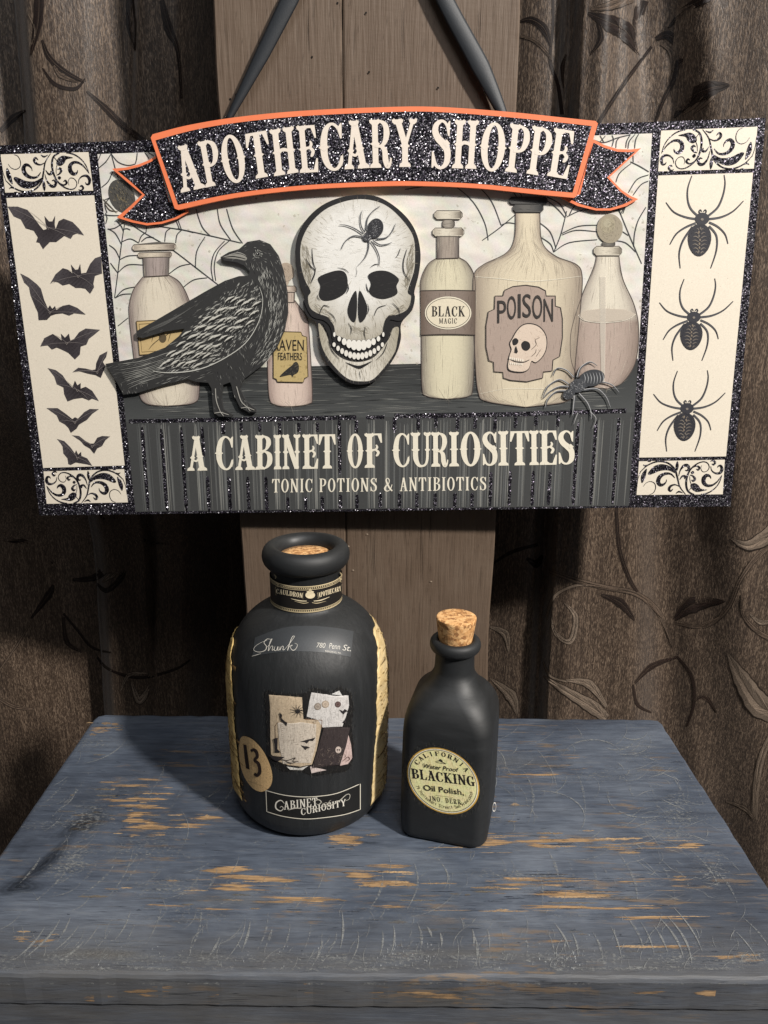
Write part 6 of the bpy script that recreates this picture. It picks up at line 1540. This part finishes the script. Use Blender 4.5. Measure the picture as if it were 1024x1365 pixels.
# torn kraft paper at both sides
def torn(side, ex, ex2, ytop, ybot, cols, wid):
    pt, pb = mapB(ex, ytop), mapB(ex2, ybot); z_top, z_bot = pt.z, pb.z
    tt_, tb_ = math.atan2(pt.y - BBY, pt.x - BBX), math.atan2(pb.y - BBY, pb.x - BBX)
    nv, nu = 60, 14; prev = 0; edges = []
    for j in range(nv + 1):
        prev = prev * .7 + R.uniform(-1, 1) * .012; t = j / nv
        corner = .16 * max(0, (t - .80) / .20) ** 1.3 + (.05 if t > .93 else 0)
        edges.append(prev + corner + .012 * math.sin(t * 16))
    aa = Art(lambda x, y, l: Vector((BBX + (rad(y) + l) * math.cos(x), BBY + (rad(y) + l) * math.sin(x), y)), ('paper',), .84)
    def fn(u, v):
        j = int(round(v * nv)); e_ = edges[j]; z_ = z_bot + v * (z_top - z_bot) + .0012 * math.sin(u * 19) + (.002 * math.sin(u * 5) if v > .5 else 0)
        return (tb_ + (tt_ - tb_) * v + side * (e_ + u * (wid - e_)), z_)
    aa.grid(fn, nu, nv, lambda u, v: (lambda k_, q_: tuple(min(255, c * k_) for c in q_))(R.uniform(.9, 1.06) * (1.08 if u < .03 else 1), R.choice(cols)), .0007)
    for i in range(240):
        u, v = R.random(), R.random(); q = fn(min(u, .97), min(v, .98)); aa.poly([q, (q[0] + .03, q[1] + .0004), (q[0] + .05, q[1] - .001), (q[0] + .02, q[1] - .0006)], R.choice([(160, 128, 76), (206, 176, 120), (136, 106, 62), (220, 194, 140)]), .0010, .4)
    for i in range(60):
        v = R.random() * .9; q = fn(R.uniform(.05, .6), v); aa.poly([q, (q[0] + .2, q[1] + R.uniform(-.002, .002)), (q[0] + .2, q[1] + R.uniform(-.002, .002) - .0004)], (120, 92, 54), .0011, .35)
    o = aa.build('torn_paper_label', big, True); s_ = o.modifiers.new('thick', 'SOLIDIFY'); s_.thickness = .0005; s_.offset = -1
torn(1, 490, 493, 853, 1074, [(224, 198, 146), (216, 188, 134), (230, 206, 158)], 1.3)
torn(-1, 318, 324, 868, 1066, [(224, 192, 128), (214, 182, 118)], 1.2)

# ================================================================== SMALL BOTTLE
SBX, SBY, SRZ = 0.0540, 0.4925, math.radians(-14.5)
sml = empty('cork_stopped_bottle', (SBX, SBY, 0.0), 'small square black bottle with cork stopper and yellow oval BLACKING label', 'bottle', SRZ)
LV = [(0.0006, 0.0270, 0.009), (0.0012, 0.0295, 0.010), (0.004, 0.0315, 0.011), (0.009, 0.0324, 0.012), (0.03, 0.0326, 0.012), (0.07, 0.0324, 0.012), (0.092, 0.0321, 0.013), (0.101, 0.0312, 0.0145), (0.109, 0.0290, 0.0170), (0.116, 0.0254, 0.0185), (0.122, 0.0212, 0.0180), (0.127, 0.0178, 0.0166), (0.131, 0.0158, 0.0155), (0.135, 0.0149, 0.0148), (0.145, 0.0146, 0.0146), (0.150, 0.0146, 0.0146)]
LV = cr([(z_, a_ * (1.045 if z_ < .12 else 1.0), r_) for z_, a_, r_ in LV], 3)


def rrect(a_, r, n=10):
    out = []
    for q, (sx, sy) in enumerate(((1, 1), (-1, 1), (-1, -1), (1, -1))):
        for i in range(n):
            t = math.pi / 2 * (q + (i + .5) / n); out.append((sx * (a_ - r) + r * math.cos(t), sy * (a_ - r) + r * math.sin(t)))
    return out


V, F = [], []
for z_, a_, r_ in LV: V += [(x, y, z_) for x, y in rrect(a_, min(r_, a_))]
n = 40
for j in range(len(LV) - 1):
    for i in range(n): F.append((j * n + i, j * n + (i + 1) % n, (j + 1) * n + (i + 1) % n, (j + 1) * n + i))
F.append(tuple(range(n - 1, -1, -1))); F.append(tuple((len(LV) - 1) * n + i for i in range(n)))
mesh_obj('body', V, F, sml, ('black_chalk_paint_smooth',))
V, F = lathe(cr([(0.0142, 0.1475), (0.0160, 0.1482), (0.0182, 0.1502), (0.0190, 0.1532), (0.0184, 0.1562), (0.0165, 0.1580), (0.0145, 0.1582), (0.0130, 0.1570), (0.0126, 0.152)], 3), 56, True); mesh_obj('lip', V, F, sml, ('black_chalk_paint_smooth',))
V, F = lathe(cr([(0.0118, 0.1535), (0.0126, 0.158), (0.0146, 0.1722), (0.0147, 0.1742), (0.0140, 0.1752), (0.006, 0.1754)], 3), 48, True); mesh_obj('cork', V, F, sml, ('cork',))
cs, sn = math.cos(SRZ), math.sin(SRZ)


def sbody(P, l):
    dx, dy = P.x - SBX, P.y - SBY; x = abs(dx * cs + dy * sn); y = abs(-dx * sn + dy * cs)
    if P.z <= LV[0][0] or P.z >= LV[-1][0]: return 1
    for (z0, a0, r0), (z1, a1, r1) in zip(LV, LV[1:]):
        if z0 <= P.z <= z1: t = (P.z - z0) / max(z1 - z0, 1e-9); A, r = a0 + (a1 - a0) * t, min(r0 + (r1 - r0) * t, a0 + (a1 - a0) * t); break
    qx, qy = x - A + r, y - A + r
    return math.hypot(max(qx, 0), max(qy, 0)) + min(max(qx, qy), 0) - r - l


mapM = march_map(sbody, 0.36, 0.60, 90)
U_, V_, C_ = (193, 25), (-22, -177), (325, 968)
lab = lambda x, y: SB([(C_[0] + U_[0] * x + V_[0] * y, C_[1] + U_[1] * x + V_[1] * y)])[0]
a = Art(mapM, ('paper',), .9, 0, 1e-6)
disc = lambda r, n=44: [lab(r * math.cos(2 * math.pi * i / n), r * math.sin(2 * math.pi * i / n)) for i in range(n)]


def ring_disc(r, col, lift, cf=None):
    a.grid(lambda u, v: lab(r * v * math.cos(2 * math.pi * u), r * v * math.sin(2 * math.pi * u)), 44, 8, cf or (lambda u, v: col), lift)


for i in range(520):
    t = R.uniform(0, 6.28); rr = R.uniform(1.0, 1.14); p = lab(rr * math.cos(t), rr * math.sin(t))
    a.hatch(p, 1.57 + R.uniform(-.12, .12), R.uniform(2, 7), .4, R.choice([(70, 70, 66), (26, 26, 26), (108, 106, 98), (50, 50, 48)]), .00015, .6)
ring_disc(1.0, (214, 170, 80), .00020); ring_disc(.965, (244, 238, 212), .00026); ring_disc(.935, (70, 70, 62), .00032); ring_disc(.918, (222, 210, 146), .00038, lambda u, v: tuple(c * R.uniform(.97, 1.02) for c in (250, 243, 184)))
for i in range(420):
    t = R.uniform(0, 6.28); rr = math.sqrt(R.random()) * .9; a.hatch(lab(rr * math.cos(t), rr * math.sin(t)), 1.57 + R.uniform(-.06, .06), R.uniform(3, 8), .4, R.choice([(226, 216, 150), (254, 250, 206), (212, 200, 134)]), .00043, .5)
lo = a.build('oval_label', sml)
a = Art(mapM, ('print',), .86, 0, 1e-6); K = (44, 42, 38)
arc_text(a, 'CALIFORNIA', lab, 145, 33, .75, .135, K, .00050, 'serif', False, .82)
a.glyphs(sans('Water Proof', .25, .012), (lab(-.5, .33), lab(.48, .33), lab(-.5, .46), lab(.48, .46)), K, .00050)
serif_line(a, 'BLACKING', lab, -.86, .87, -.04, .30, (36, 32, 32), .00050, .14, .05, True, .05)
a.glyphs(sans('Oil Polish,', 0, .014), (lab(-.58, -.39), lab(.54, -.39), lab(-.58, -.19), lab(.54, -.19)), (60, 56, 46), .00050)
serif_line(a, 'JNO. DERR,', lab, -.46, .48, -.66, .15, K, .00050, .11, .06, False, .12)
arc_text(a, '79 Montgomery Street, San Francisco.', lab, 200, 342, .84, .10, (88, 80, 58), .00050, 'sans', True, .8)
a.stroke([lab(-.28, -.47), lab(.22, -.47)], .4, (120, 110, 76), .00050, .8, 0, 0)
for P in ([(-.16, .56), (-.04, .60), (.06, .57), (.13, .545)], [(-.05, .62), (0, .65), (.06, .60)], [(-.08, .58), (-.02, .62), (.04, .60)], [(-.15, .545), (.14, .53)]): a.stroke([lab(*q) for q in P], [.5, 1.1, .5], K, .00050)
a.build('lettering', lo)
# loose loop of a tag thread at the right foot of the small bottle
V, F = [], []
cth = SB([(603, 1108)])[0]; p0 = mapM(cth[0] - 2.5, cth[1], 0.0012)
for i in range(28):
    t = 2 * math.pi * i / 28
    for j in range(6):
        s_ = 2 * math.pi * j / 6; r = .0026 + .0004 * math.cos(s_); V.append((p0.x + .0008 + r * math.cos(t) * .5, p0.y + .0004 * math.sin(s_), p0.z + r * math.sin(t) * 1.5))
for i in range(28):
    for j in range(6): F.append((i * 6 + j, ((i + 1) % 28) * 6 + j, ((i + 1) % 28) * 6 + (j + 1) % 6, i * 6 + (j + 1) % 6))
bpy.context.view_layer.update(); inv = sml.matrix_world.inverted()
plain('clear_thread', (.6, .58, .54), .35)
mesh_obj('tag_thread', [tuple(inv @ Vector(v)) for v in V], F, sml, ('clear_thread',))
